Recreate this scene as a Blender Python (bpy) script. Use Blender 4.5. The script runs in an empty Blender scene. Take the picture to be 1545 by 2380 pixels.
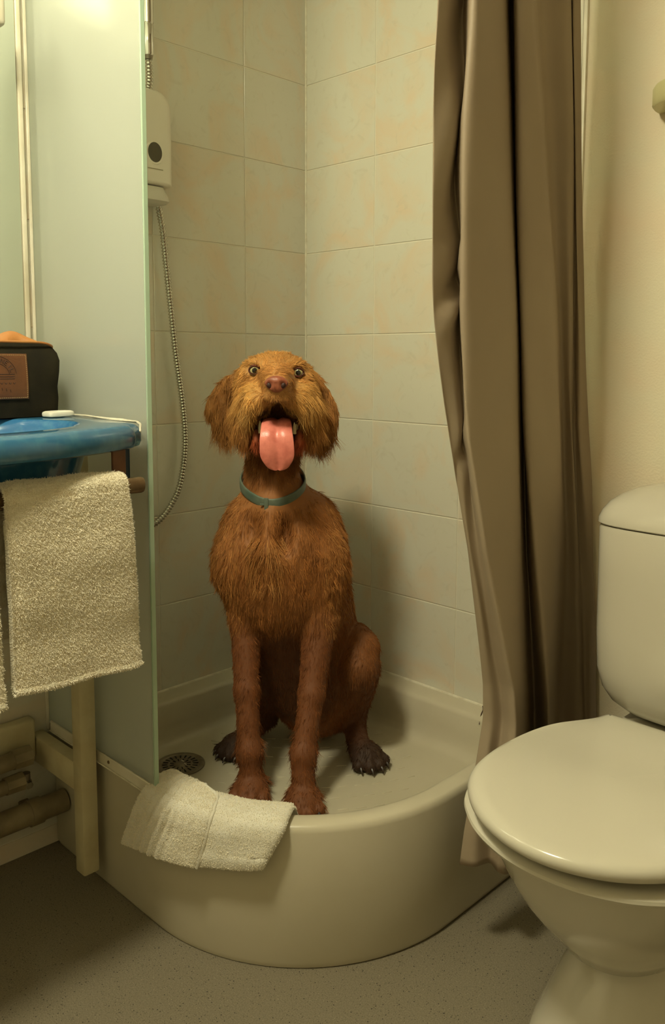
import bpy, bmesh, math, random
import numpy as np
from mathutils import Vector, Matrix
random.seed(4); RNG = np.random.default_rng(7)
PI = math.pi
scene = bpy.context.scene
COL = scene.collection

# ---------------------------------------------------------------- camera
cam_data = bpy.data.cameras.new('camera')
cam = bpy.data.objects.new('camera', cam_data); COL.objects.link(cam)
YAW, PITCH, ROLL = 0.77861, 0.10732, 0.00374
FOC = 1953.39
fwd = Vector((-math.sin(YAW)*math.cos(PITCH), math.cos(YAW)*math.cos(PITCH), -math.sin(PITCH)))
rgt = Vector((math.cos(YAW), math.sin(YAW), 0.0)); upv = rgt.cross(fwd)
r2 = rgt*math.cos(ROLL)+upv*math.sin(ROLL); u2 = upv*math.cos(ROLL)-rgt*math.sin(ROLL)
cam.matrix_world = Matrix(((r2.x,u2.x,-fwd.x,1.538),(r2.y,u2.y,-fwd.y,-1.463),(r2.z,u2.z,-fwd.z,0.985),(0,0,0,1)))
cam_data.sensor_fit = 'VERTICAL'; cam_data.sensor_height = 36.0
cam_data.lens = 36.0*FOC/2380.0
cam_data.shift_y = -147.5/2380.0
cam_data.clip_start = 0.02
scene.camera = cam

# ---------------------------------------------------------------- light, exposure
world = bpy.data.worlds.new('world'); scene.world = world; world.use_nodes = True
world.node_tree.nodes['Background'].inputs[0].default_value = (0.5, 0.42, 0.25, 1)
world.node_tree.nodes['Background'].inputs[1].default_value = 0.0
LAMP_STRENGTH = 12.0
LAMP_COLOR = (1.0, 0.94, 0.65, 1)
CEIL_STRENGTH = 126.0
scene.view_settings.view_transform = 'Standard'
scene.view_settings.look = 'None'
scene.view_settings.gamma = 1.0
scene.view_settings.use_curve_mapping = False
scene.view_settings.exposure = 0.0

# ---------------------------------------------------------------- materials
def lin(c):
    return tuple(((v/255)/12.92 if v/255 <= 0.04045 else ((v/255+0.055)/1.055)**2.4) for v in c)
def mat(name, rgb, rough=0.5, metal=0.0, spec=0.5, noise=None, bump=None, coat=0.0, vcol=False, sheen=0.0):
    m = bpy.data.materials.new(name); m.use_nodes = True
    nt = m.node_tree; N = nt.nodes; L = nt.links; b = N['Principled BSDF']
    base = lin(rgb)+(1,)
    b.inputs['Base Color'].default_value = base
    b.inputs['Roughness'].default_value = rough
    b.inputs['Metallic'].default_value = metal
    b.inputs['Specular IOR Level'].default_value = spec
    b.inputs['Coat Weight'].default_value = coat
    b.inputs['Coat Roughness'].default_value = 0.08
    b.inputs['Sheen Weight'].default_value = sheen
    tc = N.new('ShaderNodeTexCoord')
    src = None
    if vcol:
        a = N.new('ShaderNodeAttribute'); a.attribute_name = 'tint'; src = a.outputs['Color']
        L.new(src, b.inputs['Base Color'])
    if noise:
        scale, rgb2, lo, hi = noise
        n = N.new('ShaderNodeTexNoise'); n.inputs['Scale'].default_value = scale; n.inputs['Detail'].default_value = 5
        r = N.new('ShaderNodeMapRange'); r.inputs[1].default_value = lo; r.inputs[2].default_value = hi
        mx = N.new('ShaderNodeMix'); mx.data_type = 'RGBA'
        L.new(tc.outputs['Object'], n.inputs['Vector']); L.new(n.outputs['Fac'], r.inputs[0]); L.new(r.outputs[0], mx.inputs[0])
        if src: L.new(src, mx.inputs[6])
        else: mx.inputs[6].default_value = base
        mx.inputs[7].default_value = lin(rgb2)+(1,)
        L.new(mx.outputs[2], b.inputs['Base Color'])
    if bump:
        scale, strength, dist = bump
        n = N.new('ShaderNodeTexNoise'); n.inputs['Scale'].default_value = scale; n.inputs['Detail'].default_value = 4
        bp = N.new('ShaderNodeBump'); bp.inputs['Strength'].default_value = strength; bp.inputs['Distance'].default_value = dist
        L.new(tc.outputs['Object'], n.inputs['Vector']); L.new(n.outputs['Fac'], bp.inputs['Height']); L.new(bp.outputs[0], b.inputs['Normal'])
    return m

def tile_material():
    m = mat('beige_marbled_tile', (214, 206, 184), 0.22, spec=0.45)
    nt = m.node_tree; N = nt.nodes; L = nt.links; b = N['Principled BSDF']
    tc = N.new('ShaderNodeTexCoord'); at = N.new('ShaderNodeAttribute'); at.attribute_name = 'tint'
    off = N.new('ShaderNodeVectorMath'); off.operation = 'SCALE'; off.inputs[3].default_value = 9.0
    L.new(at.outputs['Color'], off.inputs[0])
    ad = N.new('ShaderNodeVectorMath'); ad.operation = 'ADD'
    L.new(tc.outputs['Object'], ad.inputs[0]); L.new(off.outputs[0], ad.inputs[1])
    n1 = N.new('ShaderNodeTexNoise'); n1.inputs['Scale'].default_value = 7.0; n1.inputs['Detail'].default_value = 6; n1.inputs['Distortion'].default_value = 1.2
    L.new(ad.outputs[0], n1.inputs['Vector'])
    r1 = N.new('ShaderNodeMapRange'); r1.inputs[1].default_value = 0.46; r1.inputs[2].default_value = 0.72
    L.new(n1.outputs['Fac'], r1.inputs[0])
    m1 = N.new('ShaderNodeMix'); m1.data_type = 'RGBA'
    m1.inputs[6].default_value = lin((214, 211, 195))+(1,); m1.inputs[7].default_value = lin((220, 202, 176))+(1,)
    L.new(r1.outputs[0], m1.inputs[0])
    n2 = N.new('ShaderNodeTexNoise'); n2.inputs['Scale'].default_value = 22.0; n2.inputs['Detail'].default_value = 8; n2.inputs['Distortion'].default_value = 2.5
    L.new(ad.outputs[0], n2.inputs['Vector'])
    r2_ = N.new('ShaderNodeMapRange'); r2_.inputs[1].default_value = 0.56; r2_.inputs[2].default_value = 0.75; r2_.inputs[4].default_value = 0.35
    L.new(n2.outputs['Fac'], r2_.inputs[0])
    m2 = N.new('ShaderNodeMix'); m2.data_type = 'RGBA'; m2.inputs[7].default_value = lin((196, 190, 170))+(1,)
    L.new(m1.outputs[2], m2.inputs[6]); L.new(r2_.outputs[0], m2.inputs[0])
    L.new(m2.outputs[2], b.inputs['Base Color'])
    return m

def floor_material():
    m = mat('speckled_vinyl', (150, 140, 122), 0.55)
    nt = m.node_tree; N = nt.nodes; L = nt.links; b = N['Principled BSDF']
    tc = N.new('ShaderNodeTexCoord')
    prev = None
    base = N.new('ShaderNodeTexNoise'); base.inputs['Scale'].default_value = 480; base.inputs['Detail'].default_value = 3
    L.new(tc.outputs['Object'], base.inputs['Vector'])
    mb = N.new('ShaderNodeMix'); mb.data_type = 'RGBA'; mb.inputs[6].default_value = lin((134, 125, 106))+(1,); mb.inputs[7].default_value = lin((112, 104, 86))+(1,)
    rb = N.new('ShaderNodeMapRange'); rb.inputs[1].default_value = 0.35; rb.inputs[2].default_value = 0.65
    L.new(base.outputs['Fac'], rb.inputs[0]); L.new(rb.outputs[0], mb.inputs[0]); prev = mb.outputs[2]
    for sc, rad, col in ((170, 0.17, (40, 36, 30)), (190, 0.10, (176, 166, 142)), (300, 0.22, (72, 64, 52))):
        v = N.new('ShaderNodeTexVoronoi'); v.inputs['Scale'].default_value = sc
        L.new(tc.outputs['Object'], v.inputs['Vector'])
        sep = N.new('ShaderNodeSeparateColor'); L.new(v.outputs['Color'], sep.inputs[0])
        lt = N.new('ShaderNodeMath'); lt.operation = 'LESS_THAN'; lt.inputs[1].default_value = rad
        L.new(v.outputs['Distance'], lt.inputs[0])
        l2 = N.new('ShaderNodeMath'); l2.operation = 'LESS_THAN'; l2.inputs[1].default_value = 0.3
        L.new(sep.outputs[0], l2.inputs[0])
        mu = N.new('ShaderNodeMath'); mu.operation = 'MULTIPLY'; L.new(lt.outputs[0], mu.inputs[0]); L.new(l2.outputs[0], mu.inputs[1])
        mx = N.new('ShaderNodeMix'); mx.data_type = 'RGBA'; L.new(prev, mx.inputs[6]); mx.inputs[7].default_value = lin(col)+(1,)
        L.new(mu.outputs[0], mx.inputs[0]); prev = mx.outputs[2]
    L.new(prev, b.inputs['Base Color'])
    return m

def frosted_material(name, rgb, tr_rgb, f_diff, f_trans, rough=0.55):
    """etched glass: some back scatter, some diffuse and some forward-scattered transmission"""
    m = bpy.data.materials.new(name); m.use_nodes = True
    nt = m.node_tree; N = nt.nodes; L = nt.links
    for n in list(N):
        if n.type != 'OUTPUT_MATERIAL': N.remove(n)
    out = [n for n in N if n.type == 'OUTPUT_MATERIAL'][0]
    d = N.new('ShaderNodeBsdfDiffuse'); d.inputs[0].default_value = lin(rgb)+(1,)
    t = N.new('ShaderNodeBsdfTranslucent'); t.inputs[0].default_value = lin(tr_rgb)+(1,)
    r = N.new('ShaderNodeBsdfRefraction'); r.inputs['Color'].default_value = lin(tr_rgb)+(1,); r.inputs['Roughness'].default_value = rough; r.inputs['IOR'].default_value = 1.04
    g = N.new('ShaderNodeBsdfGlossy'); g.inputs['Roughness'].default_value = 0.3
    m0 = N.new('ShaderNodeMixShader'); m0.inputs[0].default_value = f_trans
    m1 = N.new('ShaderNodeMixShader'); m1.inputs[0].default_value = f_diff
    m2 = N.new('ShaderNodeMixShader'); m2.inputs[0].default_value = 0.015
    L.new(r.outputs[0], m0.inputs[1]); L.new(t.outputs[0], m0.inputs[2])
    L.new(m0.outputs[0], m1.inputs[1]); L.new(d.outputs[0], m1.inputs[2])
    L.new(m1.outputs[0], m2.inputs[1]); L.new(g.outputs[0], m2.inputs[2]); L.new(m2.outputs[0], out.inputs[0])
    return m
def clear_material(name, rgb):
    m = bpy.data.materials.new(name); m.use_nodes = True
    nt = m.node_tree; N = nt.nodes; L = nt.links
    for n in list(N):
        if n.type != 'OUTPUT_MATERIAL': N.remove(n)
    out = [n for n in N if n.type == 'OUTPUT_MATERIAL'][0]
    t = N.new('ShaderNodeBsdfTransparent'); t.inputs[0].default_value = lin(rgb)+(1,)
    g = N.new('ShaderNodeBsdfGlossy'); g.inputs['Roughness'].default_value = 0.03
    fr = N.new('ShaderNodeFresnel'); fr.inputs[0].default_value = 1.3
    mx = N.new('ShaderNodeMixShader'); L.new(fr.outputs[0], mx.inputs[0]); L.new(t.outputs[0], mx.inputs[1]); L.new(g.outputs[0], mx.inputs[2]); L.new(mx.outputs[0], out.inputs[0])
    return m

def emit_material(name, rgb, strength):
    m = bpy.data.materials.new(name); m.use_nodes = True
    b = m.node_tree.nodes['Principled BSDF']
    b.inputs['Base Color'].default_value = (0.8, 0.8, 0.8, 1)
    b.inputs['Emission Color'].default_value = rgb
    b.inputs['Emission Strength'].default_value = strength
    return m

M = {}
M['tile'] = tile_material()
M['grout'] = mat('pale_grout', (220, 214, 196), 0.8)
M['paint'] = mat('rough_cream_paint', (230, 222, 196), 0.75, noise=(7, (234, 216, 188), 0.4, 0.7), bump=(260, 0.35, 0.002))
M['ceiling'] = mat('white_ceiling_paint', (215, 208, 190), 0.85, bump=(120, 0.1, 0.001))
M['plainwall'] = mat('plain_cream_wall', (184, 176, 156), 0.85, bump=(120, 0.1, 0.001))
M['floor'] = floor_material()
M['tray'] = mat('white_acrylic', (196, 188, 166), 0.3, noise=(5, (188, 180, 156), 0.4, 0.7), spec=0.45)
M['porcelain'] = mat('white_porcelain', (202, 197, 181), 0.14, coat=0.3, noise=(3, (200, 194, 177), 0.4, 0.7))
M['plastic'] = mat('white_plastic', (222, 216, 200), 0.28, noise=(4, (216, 208, 188), 0.4, 0.7))
M['seatplastic'] = mat('glossy_seat_plastic', (198, 193, 177), 0.18, noise=(3, (193, 188, 171), 0.4, 0.7))
M['profile'] = mat('white_profile', (232, 226, 208), 0.35, noise=(8, (204, 196, 172), 0.4, 0.7))
M['frame'] = mat('cream_painted_metal', (206, 196, 160), 0.4, noise=(14, (186, 172, 134), 0.42, 0.7))
M['glass'] = frosted_material('frosted_glass', (214, 219, 213), (246, 250, 243), 0.30, 0.62)
M['clear'] = clear_material('clear_glass_face', (246, 252, 246))
M['glass_edge'] = frosted_material('green_glass_edge', (206, 226, 204), (150, 200, 160), 0.7, 0.5)
M['mirror'] = mat('mirror_silver', (236, 240, 232), 0.01, metal=1.0)
M['chrome'] = mat('chrome', (215, 212, 205), 0.12, metal=1.0)
M['dchrome'] = mat('ribbed_chrome', (200, 196, 184), 0.2, metal=1.0)
M['steel'] = mat('brushed_steel', (150, 140, 122), 0.42, metal=0.6, noise=(30, (120, 110, 94), 0.4, 0.7))
M['dark'] = mat('black_void', (14, 12, 10), 0.8)
M['blue'] = mat('blue_speckled_enamel', (44, 94, 128), 0.15, noise=(60, (58, 108, 134), 0.45, 0.75), coat=0.3)
M['bowlblue'] = mat('blue_bowl_enamel', (52, 110, 160), 0.14, noise=(50, (84, 140, 174), 0.45, 0.75), coat=0.4)
M['darkblue'] = mat('dark_blue_panel', (22, 44, 64), 0.4)
M['canvas'] = mat('olive_waxed_canvas', (38, 33, 19), 0.8, spec=0.2, noise=(16, (24, 21, 12), 0.4, 0.7), bump=(700, 0.3, 0.001))
M['leather'] = mat('tan_leather', (180, 122, 62), 0.5, noise=(22, (168, 104, 50), 0.4, 0.7), bump=(300, 0.25, 0.001))
M['patch'] = mat('brown_leather_patch', (108, 66, 36), 0.5, noise=(26, (88, 54, 30), 0.4, 0.7), bump=(240, 0.35, 0.001))
M['emboss'] = mat('dark_pressed_leather', (62, 36, 20), 0.6)
M['thread'] = mat('pale_thread', (176, 150, 104), 0.8)
M['terry'] = mat('cream_terry', (226, 218, 194), 0.95, sheen=0.2, noise=(60, (214, 200, 170), 0.4, 0.7), bump=(420, 0.8, 0.003))
M['terry2'] = mat('white_terry', (226, 222, 208), 0.95, sheen=0.2, noise=(50, (218, 212, 194), 0.4, 0.7), bump=(520, 0.6, 0.002))
M['terry_pile'] = mat('cream_terry_loops', (240, 232, 212), 0.95)
M['bronze'] = mat('brown_rail', (112, 90, 62), 0.35, metal=0.3, noise=(40, (92, 70, 46), 0.4, 0.7))
M['wood'] = mat('brown_wood_bracket', (120, 78, 50), 0.5, noise=(30, (100, 62, 40), 0.4, 0.7))
M['curtain'] = mat('taupe_polyester', (152, 136, 114), 0.6, noise=(3, (144, 127, 106), 0.4, 0.7), bump=(900, 0.12, 0.0006))
M['curtain'].node_tree.nodes['Principled BSDF'].inputs['Sheen Roughness'].default_value = 0.4
M['soap'] = mat('white_soap_wrap', (240, 236, 222), 0.3, noise=(20, (230, 226, 210), 0.4, 0.7))
M['pipe'] = mat('shaded_white_pipe', (142, 128, 98), 0.5, noise=(20, (112, 98, 72), 0.4, 0.7))  # pipe colour darkened, the shade under the basin is put into it
M['silicone'] = mat('white_silicone', (226, 220, 200), 0.5, noise=(60, (206, 198, 176), 0.4, 0.7), bump=(180, 0.5, 0.002))
M['skin'] = mat('rust_dog_skin', (150, 90, 40), 0.7, vcol=True)
M['fur'] = mat('wiry_rust_fur', (160, 96, 40), 0.6, vcol=True, spec=0.25)
M['nose'] = mat('pink_brown_nose', (156, 88, 62), 0.4, noise=(60, (130, 70, 52), 0.4, 0.7), bump=(380, 0.4, 0.001))
M['nostril'] = mat('dark_nostril', (50, 20, 14), 0.6)
M['eyeball'] = mat('amber_eye', (180, 170, 122), 0.06, coat=0.8)
M['pupil'] = mat('black_pupil', (12, 10, 8), 0.08, coat=0.8)
M['tongue'] = mat('pink_tongue', (226, 132, 118), 0.32, noise=(70, (206, 112, 100), 0.4, 0.7), bump=(420, 0.3, 0.001))
M['gum'] = mat('dark_mouth', (66, 26, 18), 0.35, noise=(40, (120, 54, 40), 0.5, 0.75))
M['tooth'] = mat('ivory_tooth', (226, 212, 170), 0.25)
M['lidskin'] = mat('brown_eyelid_skin', (120, 72, 40), 0.6, noise=(80, (98, 58, 32), 0.4, 0.7))
M['collar'] = mat('grey_teal_collar', (98, 108, 94), 0.45, noise=(40, (80, 96, 84), 0.4, 0.7))
M['claw'] = mat('dark_claw', (44, 30, 20), 0.4)
M['lampbody'] = mat('lamp_housing', (214, 208, 188), 0.4, noise=(8, (200, 192, 170), 0.4, 0.7))
M['diffuser'] = emit_material('lamp_diffuser', LAMP_COLOR, LAMP_STRENGTH)
M['ceil_diffuser'] = emit_material('ceiling_diffuser', LAMP_COLOR, CEIL_STRENGTH)
M['holder'] = mat('yellowish_plastic', (206, 200, 150), 0.4, noise=(10, (196, 190, 140), 0.4, 0.7))

# ---------------------------------------------------------------- helpers
def link(name, me, m=None, parent=None, smooth=True):
    o = bpy.data.objects.new(name, me); COL.objects.link(o)
    if m is not None:
        for mm in (m if isinstance(m, (list, tuple)) else [m]): me.materials.append(mm)
    if parent is not None: o.parent = parent
    if smooth: me.shade_smooth()
    return o
def mesh_from(name, V, F):
    me = bpy.data.meshes.new(name); me.from_pydata([tuple(map(float, v)) for v in V], [], [tuple(map(int, f)) for f in F]); me.update(); return me
def obj(name, bm, m, parent=None, smooth=True, autos=True):
    me = bpy.data.meshes.new(name); bmesh.ops.recalc_face_normals(bm, faces=bm.faces); bm.to_mesh(me); bm.free()
    o = link(name, me, m, parent, smooth)
    if smooth and autos:
        me.set_sharp_from_angle(angle=math.radians(38))
    return o
def thing(name, label, cat, loc=(0, 0, 0), group=None):
    o = bpy.data.objects.new(name, None); COL.objects.link(o); o.location = loc; o.empty_display_size = 0.05
    o['label'] = label; o['category'] = cat
    if group: o['group'] = group
    return o
def tag(o, label, cat, group=None):
    o['label'] = label; o['category'] = cat
    if group: o['group'] = group
    return o
def struct(o): o['kind'] = 'structure'; return o
def box(bm, a, b, bev=0.0, seg=2):
    r = bmesh.ops.create_cube(bm, size=1.0)
    vs = r['verts']
    c = [(a[i]+b[i])/2 for i in range(3)]; s = [abs(b[i]-a[i]) for i in range(3)]
    for v in vs: v.co = Vector((c[0]+v.co.x*s[0], c[1]+v.co.y*s[1], c[2]+v.co.z*s[2]))
    if bev > 0:
        es = list({e for v in vs for e in v.link_edges})
        bmesh.ops.bevel(bm, geom=es, offset=bev, segments=seg, profile=0.5, affect='EDGES')
    return bm
def cyl(bm, a, b, r1, r2=None, n=24, cap=True):
    a = Vector(a); b = Vector(b); r2 = r1 if r2 is None else r2
    d = (b-a); q = d.to_track_quat('Z', 'Y')
    va = []; vb = []
    for i in range(n):
        t = 2*PI*i/n; p = Vector((math.cos(t), math.sin(t), 0))
        va.append(bm.verts.new(a+q@(p*r1))); vb.append(bm.verts.new(b+q@(p*r2)))
    for i in range(n): bm.faces.new((va[i], va[(i+1) % n], vb[(i+1) % n], vb[i]))
    if cap: bm.faces.new(va[::-1]); bm.faces.new(vb)
    return bm
def loft(bm, rings, cap0=True, cap1=True, closed=True):
    vr = [[bm.verts.new(p) for p in r] for r in rings]
    n = len(rings[0])
    for a, b in zip(vr, vr[1:]):
        for i in range(n if closed else n-1):
            j = (i+1) % n
            try: bm.faces.new((a[i], a[j], b[j], b[i]))
            except ValueError: pass
    if cap0: bm.faces.new(vr[0][::-1])
    if cap1: bm.faces.new(vr[-1])
    return vr
def catmull(P, n):
    P = [Vector(p) for p in P]; out = []
    for i in range(len(P)-1):
        p0 = P[max(i-1, 0)]; p1 = P[i]; p2 = P[i+1]; p3 = P[min(i+2, len(P)-1)]
        for k in range(n):
            t = k/n
            out.append(0.5*((2*p1)+(p2-p0)*t+(2*p0-5*p1+4*p2-p3)*t*t+(3*p1-p0-3*p2+p3)*t**3))
    out.append(P[-1]); return out
def tube(bm, P, rad, n=12, cap=True):
    P = [Vector(p) for p in P]; rings = []
    up = Vector((0, 0, 1)); T0 = (P[1]-P[0]).normalized()
    nrm = T0.cross(up); nrm = nrm.normalized() if nrm.length > 1e-4 else Vector((1, 0, 0))
    for i, p in enumerate(P):
        T = (P[min(i+1, len(P)-1)]-P[max(i-1, 0)]).normalized()
        nrm = (nrm-T*nrm.dot(T)).normalized(); bn = T.cross(nrm)
        r = rad[i] if isinstance(rad, (list, tuple)) else rad
        rings.append([p+nrm*math.cos(2*PI*k/n)*r+bn*math.sin(2*PI*k/n)*r for k in range(n)])
    loft(bm, rings, cap, cap); return bm
def superring(cx, cy, z, rx, ry, e=4.0, n=64):
    out = []
    for i in range(n):
        t = 2*PI*i/n; c = math.cos(t); s = math.sin(t)
        out.append(Vector((cx+rx*math.copysign(abs(c)**(2/e), c), cy+ry*math.copysign(abs(s)**(2/e), s), z)))
    return out
def fur_object(name, parent, roots, dirs, lens, cols, rad=0.00035, npts=4, bend=None, material=None, label=None):
    """fine hair strands, all in one curves object"""
    n = len(roots)
    hc = bpy.data.hair_curves.new(name)
    hc.add_curves([npts]*n)
    t = np.linspace(0, 1, npts)[None, :, None]
    P = roots[:, None, :]+dirs[:, None, :]*lens[:, None, None]*t
    if bend is not None: P = P+bend[:, None, :]*lens[:, None, None]*(t**2)
    hc.attributes['position'].data.foreach_set('vector', P.astype(np.float32).ravel())
    ra = hc.attributes.get('radius') or hc.attributes.new('radius', 'FLOAT', 'POINT')
    rr = (rad*(1-0.75*np.linspace(0, 1, npts)))[None, :]*np.ones((n, 1))
    ra.data.foreach_set('value', rr.astype(np.float32).ravel())
    if cols is not None:
        ca = hc.attributes.new('tint', 'FLOAT_COLOR', 'CURVE')
        ca.data.foreach_set('color', np.concatenate([cols, np.ones((n, 1))], 1).astype(np.float32).ravel())
    o = bpy.data.objects.new(name, hc); COL.objects.link(o); o.parent = parent
    hc.materials.append(material)
    o['kind'] = 'stuff'
    return o

# ---------------------------------------------------------------- room shell
def tiled_wall(name, axis, u_lines, z_lines, u_lo, u_hi, z_lo, z_hi, sgn):
    """tile boxes on a grout sheet; axis 0 = wall in plane x=0, axis 1 = wall in plane y=0"""
    bm = bmesh.new(); lay = bm.verts.layers.float_color.new('tint')
    g = 0.0013; d = 0.0014
    us = [u_lo]+[u for u in u_lines if u_lo < u < u_hi]+[u_hi]; zs = [z_lo]+[z for z in z_lines if z_lo < z < z_hi]+[z_hi]
    for i in range(len(us)-1):
        for j in range(len(zs)-1):
            a, b = us[i]+g, us[i+1]-g; c, e = zs[j]+g, zs[j+1]-g
            if b-a < 0.004 or e-c < 0.004: continue
            sub = bmesh.new(); 
            if axis == 0: box(sub, (-0.008, a, c), (0, b, e), 0.0007, 1)
            else: box(sub, (a, 0, c), (b, 0.008, e), 0.0007, 1)
            rc = (random.random(), random.random(), random.random(), 1)
            mp = {}
            for v in sub.verts:
                nv = bm.verts.new(v.co); nv[lay] = rc; mp[v] = nv
            for f in sub.faces:
                nf = bm.faces.new([mp[v] for v in f.verts]); nf.material_index = 0
            sub.free()
    sub = bmesh.new()
    if axis == 0: box(sub, (-0.08, u_lo, z_lo), (-d, u_hi, z_hi))
    else: box(sub, (u_lo, d, z_lo), (u_hi, 0.08, z_hi))
    mp = {v: bm.verts.new(v.co) for v in sub.verts}
    for f in sub.faces:
        nf = bm.faces.new([mp[v] for v in f.verts]); nf.material_index = 1
    sub.free()
    return bm
ZL = [0.04+0.2*k for k in range(0, 12)]
CEIL = 2.06
RX, RY = 1.95, -1.95
bm = tiled_wall('wall_left', 0, [-0.194-0.25*k for k in range(0, 9)][::-1], ZL, RY, 0.0, 0.0, CEIL, 1)
wl = struct(obj('wall_left', bm, [M['tile'], M['grout']], smooth=False)); wl['label'] = 'beige tiled wall behind basin and shower'
bm = tiled_wall('wall_right', 1, [0.226, 0.475], ZL, 0.0, 0.734, 0.0, CEIL, 1)
sub = bmesh.new(); box(sub, (0.734, 0.004, 0), (RX, 0.08, CEIL)); mp = {v: bm.verts.new(v.co) for v in sub.verts}
for f in sub.faces:
    nf = bm.faces.new([mp[v] for v in f.verts]); nf.material_index = 2
sub.free()
wr = struct(obj('wall_right', bm, [M['tile'], M['grout'], M['paint']], smooth=False)); wr['label'] = 'wall of beige tiles then cream paint behind the toilet'
bm = bmesh.new(); box(bm, (-0.08, RY-0.08, -0.06), (RX+0.08, 0.08, 0.0)); struct(obj('floor', bm, M['floor'], smooth=False))
bm = bmesh.new(); box(bm, (-0.08, RY-0.08, CEIL), (RX+0.08, 0.08, CEIL+0.06)); struct(obj('ceiling', bm, M['ceiling'], smooth=False))
bm = bmesh.new(); box(bm, (-0.08, RY-0.08, 0), (RX, RY, CEIL)); struct(obj('wall_rear', bm, M['plainwall'], smooth=False))
bm = bmesh.new(); box(bm, (RX, RY-0.08, 0), (RX+0.08, 0.08, CEIL)); struct(obj('wall_side', bm, M['plainwall'], smooth=False))
# silicone bead in the shower corner, pale strip where the tiles end
bm = bmesh.new(); tube(bm, [(0.0005, -0.0005, 0.246), (0.0005, -0.0005, CEIL-0.001)], 0.0032, 8)
struct(obj('trim_1', bm, M['silicone']))
bm = bmesh.new(); box(bm, (0.7345, -0.0025, 0.0), (0.742, 0.0045, CEIL-0.001), 0.0015, 2); struct(obj('trim_2', bm, M['profile']))

# ---------------------------------------------------------------- lamps
lamp = thing('wall_lamp', 'cream wall lamp above the mirror in the top left corner', 'lamp', (0.0, -1.05, 1.54))
bm = bmesh.new(); box(bm, (0.0065, -0.255, 0.0), (0.10, 0.258, 0.052), 0.008, 3); box(bm, (0.0065, -0.255, 0.054), (0.03, 0.17, 0.30), 0.006, 3); obj('lamp_housing', bm, M['lampbody'], lamp)
bm = bmesh.new()
rings = []
for yy, s in ((-0.25, 0.9), (-0.245, 1.0), (0.145, 1.0), (0.15, 0.9)):
    rings.append([Vector((0.031+0.068*s*max(0, math.sin(PI*k/12))**0.6, yy, 0.175+0.11*(0.5-0.5*math.cos(PI*k/12))*s)) for k in range(13)])
loft(bm, rings); obj('lamp_shade', bm, M['diffuser'], lamp)
cl = thing('ceiling_lamp', 'round white ceiling lamp over the floor in front of the basin', 'lamp', (0.72, -1.3, CEIL))
bm = bmesh.new(); cyl(bm, (0, 0, 0), (0, 0, -0.02), 0.14, 0.14, 40); obj('base', bm, M['plastic'], cl)
bm = bmesh.new(); loft(bm, [superring(0, 0, z, r, r, 2, 40) for z, r in ((-0.021, 0.13), (-0.05, 0.125), (-0.07, 0.1), (-0.08, 0.05))]); obj('lamp_shade', bm, M['ceil_diffuser'], cl)

# ---------------------------------------------------------------- mirror
mi = thing('wall_mirror', 'frameless mirror on the tiled wall behind the bag, left edge of the photo', 'mirror', (0.0, -1.1085, 0.93))
bm = bmesh.new(); box(bm, (0.0005, -0.45, 0), (0.006, 0.3748, 1.10), 0.0008, 1); obj('mirror_pane', bm, M['mirror'], mi, smooth=False)
bm = bmesh.new(); box(bm, (0.0005, 0.3755, -0.0), (0.0115, 0.3835, 1.10), 0.0018, 2); obj('frame_strip', bm, M['profile'], mi)

# ---------------------------------------------------------------- shower tray
def tray_outline(d, z, rb=0.0, dw=None):
    """quadrant outline: walls on x=0 and y=0; d = inset from the outer skirt, dw = inset from the walls"""
    dw = d if dw is None else dw
    S, SY, R, cx, cy = 0.724, 0.704, 0.36, 0.364, -0.344
    pts = []
    def corner(px, py, r, a0, a1, n):
        for k in range(n+1):
            a = a0+(a1-a0)*k/n; pts.append(Vector((px+r*math.cos(a), py+r*math.sin(a), z)))
    r = max(rb, 0.0005)
    rs = max(0.012, min(0.05, d+0.012))
    corner(dw+r, -dw-r, r, PI/2, PI, 8)                       # back corner
    corner(dw+rs, -(SY-d)+rs, rs, PI, 1.5*PI, 8)              # left front corner
    for k in range(1, 12): pts.append(Vector((dw+rs+(cx-dw-rs)*k/12, -(SY-d), z)))
    corner(cx, cy, R-d, -PI/2, 0, 48)                         # the curved front
    for k in range(1, 12): pts.append(Vector((S-d, cy+(-dw-rs-cy)*k/12, z)))
    corner(S-d-rs, -dw-rs, rs, 0, PI/2, 8)
    return pts
ZR, ZF = 0.245, 0.156
tray = thing('shower_tray', 'white quarter-round shower tray the dog sits in', 'shower tray', (0.0, 0.0, 0.0))
bm = bmesh.new()
R_ = [tray_outline(0.004, 0.001, 0, 0.0), tray_outline(0, 0.012, 0, 0.0), tray_outline(0, ZR-0.012, 0, 0.0), tray_outline(0.003, ZR-0.004, 0, 0.0), tray_outline(0.009, ZR, 0, 0.0005),
      tray_outline(0.034, ZR, 0.02, 0.048), tray_outline(0.041, ZR-0.003, 0.025, 0.055), tray_outline(0.046, ZR-0.010, 0.03, 0.060),
      tray_outline(0.052, ZR-0.05, 0.04, 0.066), tray_outline(0.057, ZF+0.018, 0.045, 0.071), tray_outline(0.064, ZF+0.006, 0.05, 0.078), tray_outline(0.078, ZF+0.001, 0.06, 0.09),
      tray_outline(0.10, ZF, 0.06, 0.11)]
loft(bm, R_)
for f in bm.faces: f.smooth = True
tr = obj('basin_shell', bm, M['tray'], tray)
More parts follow.
